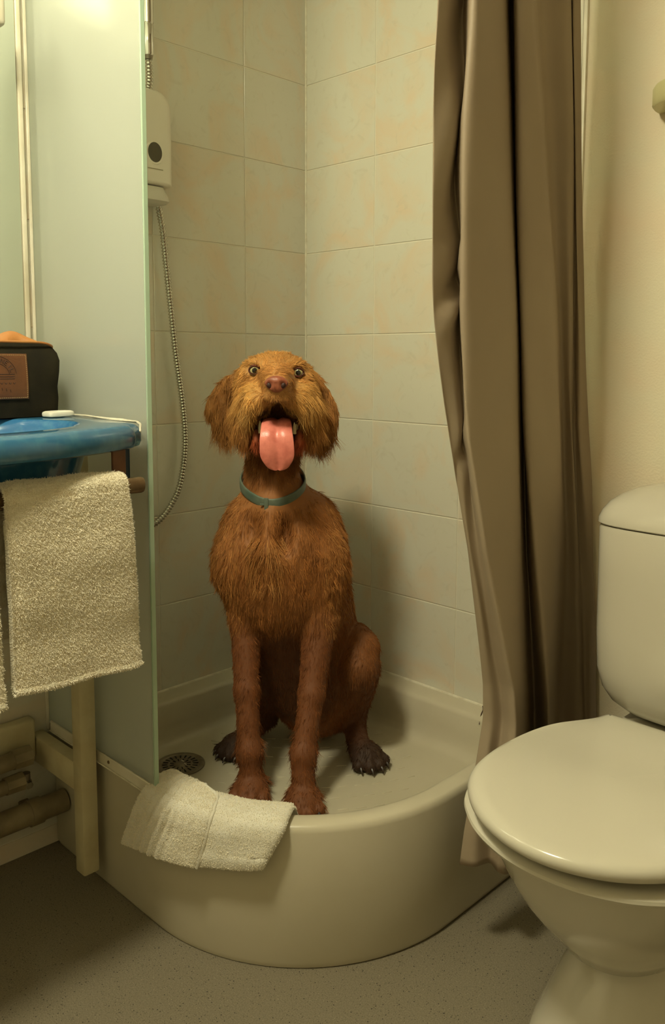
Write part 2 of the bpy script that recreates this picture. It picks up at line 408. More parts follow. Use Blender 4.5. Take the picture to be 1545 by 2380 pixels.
# raised anti-slip dashes
bm = bmesh.new()
cx, cy = 0.36, -0.35
for row in range(9):
    for k in range(-6, 7):
        s = -0.16+row*0.042; u = k*0.034+(0.017 if row % 2 else 0)
        # rows run across, facing the open front
        ex = Vector((0.7071, 0.7071, 0)); ey = Vector((0.7071, -0.7071, 0))
        p = Vector((0.37, -0.37, 0))+ex*u+ey*(s-0.9*u*u)
        if (p-Vector((0.33, -0.33, 0))).length > 0.235 or (p-Vector((0.166, -0.512, 0))).length < 0.085: continue
        ang = math.atan2(ex.y-1.8*u*ey.y, ex.x-1.8*u*ey.x)
        sub = bmesh.new(); box(sub, (-0.0105, -0.0009, ZF-0.0006), (0.0105, 0.0009, ZF+0.0011), 0.0006, 1)
        sub.transform(Matrix.Translation(p)@Matrix.Rotation(ang, 4, 'Z'))
        mp = {v: bm.verts.new(v.co) for v in sub.verts}
        for f in sub.faces: bm.faces.new([mp[v] for v in f.verts])
        sub.free()
o = obj('grip_ridges', bm, M['tray'], tray); o['kind'] = 'stuff'
# mitred end caps of the wall-side rims (crack in the silicone)
bm = bmesh.new(); tube(bm, catmull([(0.55, -0.001, ZR+0.001), (0.565, -0.02, ZR+0.0012), (0.577, -0.045, ZR+0.0008), (0.585, -0.062, ZR-0.012)], 6), 0.0009, 6)
obj('rim_seam', bm, M['emboss'], tray)
bm = bmesh.new()
tube(bm, [(0.004, -0.70, ZR), (0.003, -0.35, ZR), (0.003, -0.003, ZR), (0.35, -0.003, ZR), (0.70, -0.004, ZR)], 0.0035, 8)
obj('silicone_bead', bm, M['silicone'], tray)

# drain
dr = thing('shower_drain', 'round steel drain cover in the tray floor near the glass', 'drain', (0.166, -0.512, ZF))
bm = bmesh.new()
prof = [(0.050, 0.0005), (0.0495, 0.0028), (0.047, 0.0035), (0.040, 0.003), (0.0385, 0.0018), (0.012, 0.0016), (0.010, 0.0028), (0.004, 0.0032)]
loft(bm, [superring(0, 0, z, r, r, 2, 56) for r, z in prof]); obj('cover_plate', bm, M['steel'], dr)
bm = bmesh.new()
for ring, (n, ra, rb_, w) in enumerate(((20, 0.0255, 0.0365, 0.0019), (12, 0.0135, 0.0215, 0.0014))):
    for k in range(n):
        a = 2*PI*k/n+ring*0.13
        sub = bmesh.new(); box(sub, (ra, -w, 0.0019), (rb_, w, 0.0026), 0.0003, 1)
        for v in sub.verts:
            if v.co.x < (ra+rb_)/2: v.co.y *= 0.55
        sub.transform(Matrix.Rotation(a, 4, 'Z'))
        mp = {v: bm.verts.new(v.co) for v in sub.verts}
        for f in sub.faces: bm.faces.new([mp[v] for v in f.verts])
        sub.free()
obj('slots', bm, M['dark'], dr)
bm = bmesh.new()
for a in (0.5, 2.1): box(bm, (0.011*math.cos(a)-0.004, 0.011*math.sin(a)-0.0012, 0.003), (0.011*math.cos(a)+0.004, 0.011*math.sin(a)+0.0012, 0.0046), 0.0006, 1)
obj('cover_tabs', bm, M['plastic'], dr)

# ---------------------------------------------------------------- glass screen
gs = thing('glass_screen', 'tall frosted glass shower screen between basin and shower', 'glass screen', (0.0, -0.706, ZR))
bm = bmesh.new(); box(bm, (0.001, -0.004, 0.012), (0.3735, 0.004, 1.79))
bm.normal_update()
for f in bm.faces: f.material_index = 0 if f.normal.y < -0.5 else 1    # etched on the basin side, clear on the shower side
obj('pane', bm, [M['glass'], M['clear']], gs, smooth=False)
bm = bmesh.new(); box(bm, (0.3736, -0.0042, 0.0115), (0.3775, 0.0042, 1.791), 0.0007, 1); o = obj('pane_edge', bm, M['glass_edge'], gs); o['label'] = 'green cut edge of the glass'
bm = bmesh.new(); box(bm, (0.0, -0.0105, 0.0), (0.0045, -0.0045, 1.80), 0.001, 1); obj('wall_profile', bm, M['profile'], gs)
bm = bmesh.new(); box(bm, (0.013, -0.0085, 0.0), (0.366, -0.0045, 0.021), 0.001, 1); box(bm, (0.013, 0.0045, 0.0), (0.366, 0.0085, 0.018), 0.001, 1); box(bm, (0.013, -0.008, 0.0), (0.366, 0.008, 0.010), 0.001, 1)
bm2 = bmesh.new(); cyl(bm2, (0.235, -0.0085, 0.013), (0.235, -0.010, 0.013), 0.0032, 0.0026, 16)
pr = obj('bottom_profile', bm, M['profile'], gs); obj('screw', bm2, M['bronze'], pr)
bm = bmesh.new(); tube(bm, [(0.014, -0.0098, 0.001), (0.368, -0.0098, 0.001)], 0.0016, 6); obj('silicone_bead', bm, M['silicone'], gs)

# ---------------------------------------------------------------- dispenser, hand shower, hose
ds = thing('soap_dispenser', 'white wall dispenser with a dark oval window beside the hose', 'dispenser', (0.022, -0.497, 1.325))
def rrect(y0, y1, z0, z1, rt, rb, x, n=10):
    pts = []
    for (py, pz, r, a0) in ((y1, z1, rt, 0), (y0, z1, rt, PI/2), (y0, z0, rb, PI), (y1, z0, rb, 1.5*PI)):
        sy = -1 if py == y1 else 1; sz = -1 if pz == z1 else 1
        for k in range(n+1):
            a = a0+(PI/2)*k/n
            pts.append(Vector((x, py+sy*r+r*math.cos(a), pz+sz*r+r*math.sin(a))))
    return pts
bm = bmesh.new()
Z0, Z1, YA, YB = 0.0, 0.185, -0.052, 0.050
rr_ = []
for x, s in ((0.0, 0.0), (0.045, 0.0), (0.056, 0.002), (0.062, 0.006), (0.0645, 0.012), (0.0645, 0.016), (0.0645, 0.03)):
    rr_.append(rrect(YA+s, YB-s, Z0+s*0.5, Z1-s, 0.037-0.8*s, 0.004+s*0.1, x))
vr = loft(bm, rr_, True, False)
cv = bm.verts.new((0.0645, 0.0, 0.09)); last = vr[-1]
for i in range(len(last)): bm.faces.new((last[i], last[(i+1) % len(last)], cv))
body = obj('body', bm, M['plastic'], ds)
bm = bmesh.new(); loft(bm, [[Vector((x, 0.004+r1*math.cos(t), 0.062+r2*math.sin(t))) for t in [2*PI*k/40 for k in range(40)]] for x, r1, r2 in ((0.0642, 0.0205, 0.0235), (0.0655, 0.020, 0.023), (0.0655, 0.0165, 0.0195), (0.0647, 0.016, 0.019))]); obj('window_rim', bm, M['plastic'], ds)
bm = bmesh.new(); loft(bm, [[Vector((x, 0.004+0.0162*math.cos(t), 0.062+0.0192*math.sin(t))) for t in [2*PI*k/40 for k in range(40)]] for x in (0.0644, 0.06515)])
M['window'] = mat('smoky_window', (70, 66, 50), 0.12, coat=0.5); obj('level_window', bm, M['window'], ds)
bm = bmesh.new()
box(bm, (0.0645, -0.013, 0.0295), (0.0652, 0.022, 0.0312), 0.0002, 1); box(bm, (0.0645, -0.0185, 0.0287), (0.0652, -0.0145, 0.0322), 0.0002, 1)
M['markgrey'] = mat('grey_print', (150, 142, 114), 0.6); obj('printed_mark', bm, M['markgrey'], ds)
bm = bmesh.new()
loft(bm, [superring(0.034+dx, 0.000, z, rx, ry, 4, 40) for z, rx, ry, dx in ((-0.0015, 0.024, 0.034, 0), (-0.012, 0.028, 0.037, 0.002), (-0.022, 0.031, 0.040, 0.004), (-0.030, 0.031, 0.041, 0.005), (-0.034, 0.027, 0.037, 0.004), (-0.0355, 0.018, 0.028, 0.003))])
obj('push_lever', bm, M['seatplastic'], ds)
bm = bmesh.new(); box(bm, (-0.022, -0.05, 0.02), (0.0005, -0.008, 0.17), 0.002, 1); obj('wall_bracket', bm, M['plastic'], ds)

hs = thing('shower_handset', 'chrome cylinder of the shower fitting above the white dispenser', 'shower fitting', (0.052, -0.481, 1.58))
bm = bmesh.new()
loft(bm, [superring(0, 0, z, r, r, 2, 32) for z, r in ((0.0, 0.0088), (0.003, 0.0105), (0.058, 0.0108), (0.059, 0.0101), (0.0605, 0.0101), (0.0615, 0.0112), (0.30, 0.0112))])
obj('barrel', bm, M['chrome'], hs)
bm = bmesh.new(); cyl(bm, (0, 0, -0.007), (0, 0, 0.0005), 0.0075, 0.0095, 24); obj('end_cap', bm, M['steel'], hs)
bm = bmesh.new(); box(bm, (-0.052, -0.012, 0.20), (-0.008, 0.012, 0.235), 0.004, 2); obj('wall_holder', bm, M['chrome'], hs)

hz = thing('shower_hose', 'ribbed chrome shower hose hanging in a loop on the left tiled wall', 'hose', (0.018, -0.44, 1.30))
HP = [(0.052, -0.481, 1.574), (0.046, -0.4755, 1.560), (0.034, -0.467, 1.542), (0.018, -0.459, 1.52), (0.011, -0.452, 1.46), (0.0105, -0.446, 1.36), (0.014, -0.438, 1.297), (0.018, -0.431, 1.244), (0.018, -0.424, 1.174), (0.018, -0.414, 1.085), (0.018, -0.404, 0.995), (0.018, -0.390, 0.902),
      (0.018, -0.383, 0.827), (0.018, -0.385, 0.771), (0.018, -0.399, 0.706), (0.018, -0.422, 0.666), (0.018, -0.450, 0.638), (0.018, -0.476, 0.627), (0.018, -0.51, 0.622), (0.018, -0.545, 0.64), (0.012, -0.56, 0.68)]
C_ = catmull([(p[0], p[1], p[2]) for p in HP], 60)
# resample evenly, pitch 4.2 mm per ridge
d_ = [0.0]
for a, b in zip(C_, C_[1:]): d_.append(d_[-1]+(b-a).length)
step = 0.0011; nS = int(d_[-1]/step); X_ = np.interp(np.arange(nS)*step, d_, [p.x for p in C_]); Y_ = np.interp(np.arange(nS)*step, d_, [p.y for p in C_]); Z_ = np.interp(np.arange(nS)*step, d_, [p.z for p in C_])
pts = [(X_[i], Y_[i], Z_[i]) for i in range(nS)]; pts = [Vector(p)-Vector((0.018, -0.44, 1.30)) for p in pts]
rad = [0.0062+0.0012*math.cos(2*PI*i*step/0.0066) for i in range(nS)]
bm = bmesh.new(); tube(bm, pts, rad, 12); o = obj('hose_tube', bm, M['dchrome'], hz, autos=False)
bm = bmesh.new(); cyl(bm, (-0.018, -0.12, -0.60), (0.004, -0.12, -0.60), 0.017, 0.012, 28); obj('wall_outlet', bm, M['chrome'], hz)

# ---------------------------------------------------------------- curtain
CZ = [0.152, 0.2112, 0.2704, 0.3296, 0.3887, 0.4479, 0.5071, 0.5663, 0.6255, 0.6847, 0.7439, 0.803, 0.8622, 0.9214, 0.9806, 1.0398, 1.099, 1.1581, 1.2173, 1.2765, 1.3357, 1.3949, 1.4541, 1.5133, 1.5724, 1.6316, 1.6908, 1.75, 1.9, 2.06]
CT = [[[0.768, -0.3811],
 [0.792, -0.3736],
 [0.806, -0.3447],
 [0.826, -0.3496],
 [0.835, -0.3317],
 [0.81, -0.2586],
 [0.745, -0.1045],
 [0.8, -0.1607],
 [0.81, -0.1652],
 [0.8, -0.1359],
 [0.76, -0.0422],
 [0.79, -0.0188],
 [0.8, -0.012],
 [0.815, -0.012],
 [0.825, -0.012]],
 [[0.7684, -0.3701],
 [0.7909, -0.3652],
 [0.8036, -0.3366],
 [0.824, -0.3442],
 [0.8327, -0.3274],
 [0.8083, -0.2565],
 [0.7447, -0.1082],
 [0.7994, -0.1638],
 [0.8094, -0.1677],
 [0.7994, -0.1385],
 [0.7589, -0.0447],
 [0.788, -0.0227],
 [0.7972, -0.012],
 [0.8119, -0.012],
 [0.8213, -0.012]],
 [[0.7688, -0.3533],
 [0.7899, -0.3504],
 [0.8013, -0.3256],
 [0.822, -0.3344],
 [0.8305, -0.3204],
 [0.8067, -0.2545],
 [0.7444, -0.1119],
 [0.7988, -0.1669],
 [0.8088, -0.1703],
 [0.7988, -0.1411],
 [0.7579, -0.0472],
 [0.7861, -0.0265],
 [0.7943, -0.012],
 [0.8087, -0.012],
 [0.8175, -0.012]],
 [[0.7692, -0.3389],
 [0.7888, -0.3356],
 [0.7989, -0.3145],
 [0.82, -0.3246],
 [0.8282, -0.3135],
 [0.805, -0.2524],
 [0.7441, -0.1156],
 [0.7982, -0.17],
 [0.8082, -0.1728],
 [0.7982, -0.1437],
 [0.7568, -0.0492],
 [0.7841, -0.03],
 [0.7915, -0.012],
 [0.8056, -0.012],
 [0.8138, -0.012]],
 [[0.7697, -0.326],
 [0.7877, -0.3208],
 [0.7965, -0.3035],
 [0.8179, -0.3148],
 [0.826, -0.3066],
 [0.8034, -0.2503],
 [0.7438, -0.1237],
 [0.7976, -0.1753],
 [0.8076, -0.1752],
 [0.7976, -0.1444],
 [0.7557, -0.0478],
 [0.7822, -0.0306],
 [0.7886, -0.012],
 [0.8024, -0.012],
 [0.8101, -0.012]],
 [[0.7701, -0.3295],
 [0.7867, -0.3249],
 [0.7941, -0.3104],
 [0.8159, -0.319],
 [0.8237, -0.3113],
 [0.8017, -0.2552],
 [0.7435, -0.1325],
 [0.797, -0.1857],
 [0.807, -0.1771],
 [0.797, -0.1428],
 [0.7547, -0.0464],
 [0.7802, -0.0311],
 [0.7858, -0.012],
 [0.7993, -0.012],
 [0.8063, -0.012]],
 [[0.7705, -0.3404],
 [0.7856, -0.3401],
 [0.7918, -0.3262],
 [0.8139, -0.3368],
 [0.8215, -0.3278],
 [0.8, -0.2611],
 [0.7432, -0.1413],
 [0.7964, -0.1961],
 [0.8064, -0.179],
 [0.7964, -0.1411],
 [0.7536, -0.0449],
 [0.7783, -0.0317],
 [0.7829, -0.015],
 [0.7962, -0.012],
 [0.8026, -0.012]],
 [[0.7709, -0.3525],
 [0.7845, -0.3553],
 [0.7894, -0.3421],
 [0.8119, -0.3547],
 [0.8192, -0.3443],
 [0.7984, -0.2669],
 [0.7429, -0.1501],
 [0.7959, -0.2064],
 [0.8059, -0.1809],
 [0.7959, -0.1395],
 [0.7525, -0.0435],
 [0.7763, -0.0322],
 [0.7801, -0.0192],
 [0.793, -0.0144],
 [0.7989, -0.012]],
 [[0.7713, -0.3647],
 [0.7835, -0.3706],
 [0.787, -0.3579],
 [0.8099, -0.3725],
 [0.817, -0.3607],
 [0.7967, -0.2728],
 [0.7426, -0.1589],
 [0.7953, -0.2168],
 [0.8053, -0.1828],
 [0.7953, -0.1378],
 [0.7515, -0.0437],
 [0.7744, -0.0339],
 [0.7772, -0.0234],
 [0.7899, -0.0212],
 [0.7951, -0.012]],
 [[0.7717, -0.3775],
 [0.7824, -0.385],
 [0.7847, -0.3723],
 [0.8079, -0.3895],
 [0.8147, -0.3759],
 [0.7951, -0.2765],
 [0.7423, -0.165],
 [0.7947, -0.2255],
 [0.8047, -0.1869],
 [0.7947, -0.1412],
 [0.7504, -0.0471],
 [0.7724, -0.0383],
 [0.7744, -0.0278],
 [0.7867, -0.0279],
 [0.7914, -0.012]],
 [[0.7721, -0.3965],
 [0.7813, -0.3972],
 [0.7823, -0.3829],
 [0.8059, -0.4023],
 [0.8125, -0.385],
 [0.7934, -0.2782],
 [0.742, -0.1712],
 [0.7941, -0.2335],
 [0.8041, -0.1917],
 [0.7941, -0.1451],
 [0.7493, -0.0506],
 [0.7704, -0.0427],
 [0.7716, -0.0322],
 [0.7836, -0.0346],
 [0.7877, -0.0122]],
 [[0.7726, -0.4156],
 [0.7803, -0.4094],
 [0.7799, -0.3935],
 [0.8038, -0.4151],
 [0.8102, -0.3942],
 [0.7917, -0.2799],
 [0.7417, -0.1773],
 [0.7935, -0.2414],
 [0.8035, -0.1965],
 [0.7935, -0.1489],
 [0.7483, -0.0541],
 [0.7685, -0.0471],
 [0.7687, -0.0366],
 [0.7805, -0.0413],
 [0.7839, -0.0148]],
 [[0.773, -0.4325],
 [0.7792, -0.4216],
 [0.7776, -0.4041],
 [0.8018, -0.4279],
 [0.808, -0.4034],
 [0.7901, -0.2817],
 [0.7414, -0.1834],
 [0.7929, -0.2494],
 [0.8029, -0.2012],
 [0.7929, -0.1528],
 [0.7472, -0.0578],
 [0.7665, -0.0512],
 [0.7659, -0.0403],
 [0.7773, -0.047],
 [0.7802, -0.0171]],
 [[0.7734, -0.4482],
 [0.7781, -0.4304],
 [0.7752, -0.408],
 [0.7998, -0.4333],
 [0.8057, -0.4063],
 [0.7884, -0.284],
 [0.7411, -0.1882],
 [0.7923, -0.2554],
 [0.8023, -0.2082],
 [0.7923, -0.1585],
 [0.7461, -0.0628],
 [0.7646, -0.0537],
 [0.763, -0.04],
 [0.7742, -0.0466],
 [0.7765, -0.0177]],
 [[0.7738, -0.4624],
 [0.7771, -0.4381],
 [0.7728, -0.4101],
 [0.7978, -0.4359],
 [0.8035, -0.407],
 [0.7868, -0.2865],
 [0.7409, -0.1929],
 [0.7917, -0.2612],
 [0.8017, -0.2152],
 [0.7917, -0.1642],
 [0.7451, -0.0678],
 [0.7626, -0.0562],
 [0.7602, -0.0397],
 [0.771, -0.0462],
 [0.7727, -0.0182]],
 [[0.7742, -0.4758],
 [0.776, -0.4457],
 [0.7704, -0.4122],
 [0.7958, -0.4385],
 [0.8012, -0.4078],
 [0.7851, -0.2889],
 [0.7406, -0.1976],
 [0.7911, -0.267],
 [0.8011, -0.2222],
 [0.7911, -0.17],
 [0.744, -0.0728],
 [0.7607, -0.0586],
 [0.7573, -0.0394],
 [0.7679, -0.0457],
 [0.769, -0.0188]],
 [[0.7746, -0.4836],
 [0.7749, -0.4497],
 [0.7681, -0.4127],
 [0.7938, -0.4388],
 [0.799, -0.4074],
 [0.7835, -0.2916],
 [0.7403, -0.2023],
 [0.7905, -0.2725],
 [0.8005, -0.2293],
 [0.7905, -0.1768],
 [0.7429, -0.0783],
 [0.7587, -0.061],
 [0.7545, -0.039],
 [0.7647, -0.0453],
 [0.7653, -0.0192]],
 [[0.775, -0.4864],
 [0.774, -0.4502],
 [0.766, -0.4118],
 [0.792, -0.4374],
 [0.797, -0.4064],
 [0.782, -0.2949],
 [0.74, -0.2071],
 [0.79, -0.2778],
 [0.8, -0.2367],
 [0.79, -0.1866],
 [0.742, -0.0866],
 [0.757, -0.0634],
 [0.752, -0.0388],
 [0.762, -0.0453],
 [0.762, -0.0195]],
 [[0.775, -0.4888],
 [0.774, -0.452],
 [0.766, -0.4137],
 [0.792, -0.4384],
 [0.797, -0.4081],
 [0.782, -0.3005],
 [0.74, -0.2123],
 [0.79, -0.2839],
 [0.8, -0.245],
 [0.79, -0.1973],
 [0.742, -0.0965],
 [0.757, -0.0689],
 [0.752, -0.0432],
 [0.762, -0.0504],
 [0.762, -0.026]],
 [[0.775, -0.49],
 [0.774, -0.4538],
 [0.766, -0.4157],
 [0.792, -0.4394],
 [0.797, -0.4099],
 [0.782, -0.3061],
 [0.74, -0.2175],
 [0.79, -0.29],
 [0.8, -0.2533],
 [0.79, -0.208],
 [0.742, -0.1064],
 [0.757, -0.0744],
 [0.752, -0.0476],
 [0.762, -0.0554],
 [0.762, -0.0325]],
 [[0.775, -0.4912],
 [0.774, -0.4544],
 [0.766, -0.4161],
 [0.792, -0.4386],
 [0.797, -0.4107],
 [0.782, -0.3116],
 [0.74, -0.2227],
 [0.79, -0.2961],
 [0.8, -0.2616],
 [0.79, -0.2186],
 [0.742, -0.1164],
 [0.757, -0.0799],
 [0.752, -0.052],
 [0.762, -0.0605],
 [0.762, -0.039]],
 [[0.775, -0.4903],
 [0.774, -0.4528],
 [0.766, -0.411],
 [0.792, -0.4349],
 [0.797, -0.4095],
 [0.782, -0.3163],
 [0.74, -0.2283],
 [0.79, -0.3017],
 [0.8, -0.2707],
 [0.79, -0.2293],
 [0.742, -0.1267],
 [0.757, -0.0855],
 [0.752, -0.0564],
 [0.762, -0.0657],
 [0.762, -0.0455]],
 [[0.775, -0.4875],
 [0.774, -0.4513],
 [0.766, -0.4058],
 [0.792, -0.4311],
 [0.797, -0.4083],
 [0.782, -0.321],
 [0.74, -0.2342],
 [0.79, -0.3074],
 [0.8, -0.2799],
 [0.79, -0.24],
 [0.742, -0.1384],
 [0.757, -0.0915],
 [0.752, -0.0618],
 [0.762, -0.0715],
 [0.762, -0.0519]],
 [[0.775, -0.4857],
 [0.774, -0.4503],
 [0.766, -0.4012],
 [0.792, -0.4288],
 [0.797, -0.4077],
 [0.782, -0.3256],
 [0.74, -0.2402],
 [0.79, -0.313],
 [0.8, -0.2891],
 [0.79, -0.2507],
 [0.742, -0.1501],
 [0.757, -0.0975],
 [0.752, -0.0671],
 [0.762, -0.0773],
 [0.762, -0.0582]],
 [[0.775, -0.485],
 [0.774, -0.4504],
 [0.766, -0.4023],
 [0.792, -0.4292],
 [0.797, -0.4089],
 [0.782, -0.3279],
 [0.74, -0.2454],
 [0.79, -0.3165],
 [0.8, -0.2949],
 [0.79, -0.2585],
 [0.742, -0.1618],
 [0.757, -0.1036],
 [0.752, -0.0724],
 [0.762, -0.0831],
 [0.762, -0.0646]],
 [[0.775, -0.4843],
 [0.774, -0.4506],
 [0.766, -0.4033],
 [0.792, -0.4296],
 [0.797, -0.4102],
 [0.782, -0.3295],
 [0.74, -0.2475],
 [0.79, -0.3194],
 [0.8, -0.2992],
 [0.79, -0.2634],
 [0.742, -0.1684],
 [0.757, -0.1096],
 [0.752, -0.0776],
 [0.762, -0.0882],
 [0.762, -0.0704]],
 [[0.775, -0.4852],
 [0.774, -0.4515],
 [0.766, -0.4045],
 [0.792, -0.4307],
 [0.797, -0.4118],
 [0.782, -0.3311],
 [0.74, -0.2496],
 [0.79, -0.3223],
 [0.8, -0.3036],
 [0.79, -0.2683],
 [0.742, -0.1738],
 [0.757, -0.1156],
 [0.752, -0.0825],
 [0.762, -0.0928],
 [0.762, -0.0755]],
 [[0.775, -0.4869],
 [0.774, -0.4534],
 [0.766, -0.4066],
 [0.792, -0.4329],
 [0.797, -0.4142],
 [0.782, -0.3336],
 [0.74, -0.2517],
 [0.79, -0.3252],
 [0.8, -0.3071],
 [0.79, -0.2726],
 [0.742, -0.1792],
 [0.757, -0.1216],
 [0.752, -0.0874],
 [0.762, -0.0973],
 [0.762, -0.0806]],
 [[0.775, -0.4869],
 [0.774, -0.4534],
 [0.766, -0.4066],
 [0.792, -0.4329],
 [0.797, -0.4142],
 [0.782, -0.3336],
 [0.74, -0.2517],
 [0.79, -0.3252],
 [0.8, -0.3071],
 [0.79, -0.2726],
 [0.742, -0.1792],
 [0.757, -0.1216],
 [0.752, -0.0874],
 [0.762, -0.0973],
 [0.762, -0.0806]],
 [[0.775, -0.4869],
 [0.774, -0.4534],
 [0.766, -0.4066],
 [0.792, -0.4329],
 [0.797, -0.4142],
 [0.782, -0.3336],
 [0.74, -0.2517],
 [0.79, -0.3252],
 [0.8, -0.3071],
 [0.79, -0.2726],
 [0.742, -0.1792],
 [0.757, -0.1216],
 [0.752, -0.0874],
 [0.762, -0.0973],
 [0.762, -0.0806]]]
cols_n = len(CT[0])
def cr(vals, t):
    i = min(int(t), len(vals)-2); f = t-i
    p0 = vals[max(i-1, 0)]; p1 = vals[i]; p2 = vals[i+1]; p3 = vals[min(i+2, len(vals)-1)]
    return tuple(0.5*((2*b)+(c-a)*f+(2*a-5*b+4*c-d)*f*f+(3*b-a-3*c+d)*f**3) for a, b, c, d in zip(p0, p1, p2, p3))
NC = 150
rowpts = []
zf = np.concatenate([np.linspace(CZ[0], 1.75, 120), [1.90, 2.0585]])
V = []
for zi, z in enumerate(zf):
    k = int(np.searchsorted(CZ, z, side='right'))-1; k = min(max(k, 0), len(CZ)-2)
    w = (z-CZ[k])/(CZ[k+1]-CZ[k])
    row = [((1-w)*a[0]+w*b[0], (1-w)*a[1]+w*b[1]) for a, b in zip(CT[k], CT[k+1])]
    for j in range(NC+1):
        t = (cols_n-1)*j/NC
        x, y = cr(row, t)
        # pinches and slack in the side flap, faint drag folds elsewhere
        if t < 3:
            fl = math.sin(PI*min(t, 3)/3)
            x -= 0.010*fl*math.exp(-((z-1.085-0.02*(t-1))/0.018)**2)
            x += 0.008*fl*math.exp(-((z-1.05-0.03*(t-1))/0.02)**2)
            x += 0.007*fl*math.sin((z-0.05*t)*26)*(1 if z > 1.15 else 0.15)
            x -= 0.007*fl*math.exp(-((z-0.80-0.03*t)/0.02)**2)
        x += 0.0022*math.sin(z*5.1+t*1.7)+0.0010*math.sin(z*17+t*4.1)*(0.4+0.6*math.exp(-((z-0.85)/0.3)**2))
        y = min(y, -0.008)
        V.append((x, y, z+(0.0 if zi else 0.004*math.sin(t*1.3))))
F = []
W_ = NC+1
for i in range(len(zf)-1):
    for j in range(NC): F.append((i*W_+j, i*W_+j+1, (i+1)*W_+j+1, (i+1)*W_+j))
me = mesh_from('shower_curtain', V, F)
cur = link('shower_curtain', me, M['curtain'])
so = cur.modifiers.new('thick', 'SOLIDIFY'); so.thickness = 0.0012; so.offset = 0
tag(cur, 'taupe fabric shower curtain gathered in folds beside the toilet', 'shower curtain')

# ---------------------------------------------------------------- basin
bs = thing('wash_basin', 'blue speckled wash basin top on the left wall under the bag', 'wash basin', (0.0, -1.0, 0.0))
BC = Vector((0.262, 0.01))          # bowl centre, local (y offset by +1.0)
def front_x(y):                     # y local; front edge bows out away from the end
    t = min(max((0.277-y)/0.30, 0), 1)
    return 0.392+0.088*(1-(1-t)**2)
def deck_outline(inset, z, n=180):
    poly = []
    ys = np.linspace(0.277, -0.30, 40)
    poly += [(0.001, -0.30), (0.001, 0.277)]
    rc = 0.02
    for k in range(9):
        a = PI/2-PI/2*k/8; poly.append((front_x(0.277)-rc+rc*math.cos(a), 0.277-rc+rc*math.sin(a)))
    for y in ys[2:]: poly.append((front_x(y), y))
    out = []
    for i in range(n):
        t = 2*PI*i/n; d = Vector((math.cos(t), math.sin(t))); best = 9
        for a, b in zip(poly, poly[1:]+poly[:1]):
            ax, ay = a[0]-BC.x, a[1]-BC.y; bx, by = b[0]-a[0], b[1]-a[1]
            den = d.x*(-by)+d.y*bx
            if abs(den) < 1e-12: continue
            s = (ax*(-by)+ay*bx)/den; u = (d.x*ay-d.y*ax)/den
            if s > 0 and -1e-6 <= u <= 1+1e-6: best = min(best, s)
        p = BC+d*(best-inset)
        out.append(Vector((max(p.x, 0.001), p.y, z)))
    return out
def bowl_ring(rx, ry, z, n=180, dx=0.0): return [Vector((BC.x+dx+rx*math.cos(2*PI*i/n), BC.y+ry*math.sin(2*PI*i/n), z)) for i in range(n)]
bm = bmesh.new()
rings = [bowl_ring(0.09, 0.14, 0.73), bowl_ring(0.122, 0.18, 0.75), bowl_ring(0.136, 0.205, 0.79), bowl_ring(0.142, 0.222, 0.843), deck_outline(0.012, 0.843), deck_outline(0.003, 0.846), deck_outline(0.0, 0.853), deck_outline(0.0, 0.864), deck_outline(0.003, 0.873), deck_outline(0.010, 0.879), deck_outline(0.02, 0.8815), bowl_ring(0.160, 0.213, 0.8815), bowl_ring(0.154, 0.206, 0.880)]
loft(bm, rings, True, False); obj('deck', bm, M['blue'], bs)
bm = bmesh.new(); loft(bm, [bowl_ring(a, b, z) for a, b, z in ((0.1545, 0.2065, 0.8802), (0.148, 0.20, 0.876), (0.138, 0.193, 0.862), (0.124, 0.178, 0.825), (0.10, 0.14, 0.79), (0.06, 0.08, 0.774), (0.02, 0.02, 0.770))], False, True); obj('bowl', bm, M['bowlblue'], bs)
bm = bmesh.new(); tube(bm, [(0.02, 0.2775, 0.8815), (0.2, 0.2775, 0.8825), (0.365, 0.2775, 0.8815), (0.384, 0.272, 0.879), (0.389, 0.268, 0.868)], 0.0018, 8)
bmesh.ops.subdivide_edges(bm, edges=bm.edges[:], cuts=3)
for v in bm.verts: v.co += Vector((0, random.uniform(-1, 0)*0.0008, random.uniform(-1, 1)*0.0012))
obj('silicone_bead', bm, M['silicone'], bs)
bm = bmesh.new(); box(bm, (0.318, 0.262, 0.765), (0.352, 0.272, 0.8435), 0.003, 2); obj('side_panel', bm, M['darkblue'], bs)
bm = bmesh.new(); cyl(bm, (0.262, 0.01, 0.7705), (0.262, 0.01, 0.773), 0.022, 0.022, 24); obj('plug', bm, M['chrome'], bs)
bm = bmesh.new(); cyl(bm, (0.262, 0.01, 0.58), (0.262, 0.01, 0.731), 0.03, 0.034, 24); obj('waste_trap', bm, M['plastic'], bs)
# stand frame under the basin
fr = thing('basin_stand', 'cream metal frame and leg standing under the basin', 'stand', (0.19, -0.737, 0.04))
bm = bmesh.new(); box(bm, (-0.016, -0.016, 0.0), (0.016, 0.016, 0.8025), 0.004, 2); obj('leg', bm, M['frame'], fr)
bm = bmesh.new(); box(bm, (-0.1895, -0.013, 0.154), (-0.0162, 0.013, 0.208), 0.003, 2); obj('side_rail', bm, M['frame'], fr)
bm = bmesh.new(); box(bm, (-0.1895, -0.56, 0.165), (-0.162, -0.0132, 0.247), 0.008, 3); obj('rear_rail', bm, M['frame'], fr)
bm = bmesh.new(); box(bm, (-0.016, -0.56, 0.0), (0.016, -0.528, 0.8025), 0.004, 2); obj('leg', bm, M['frame'], fr)
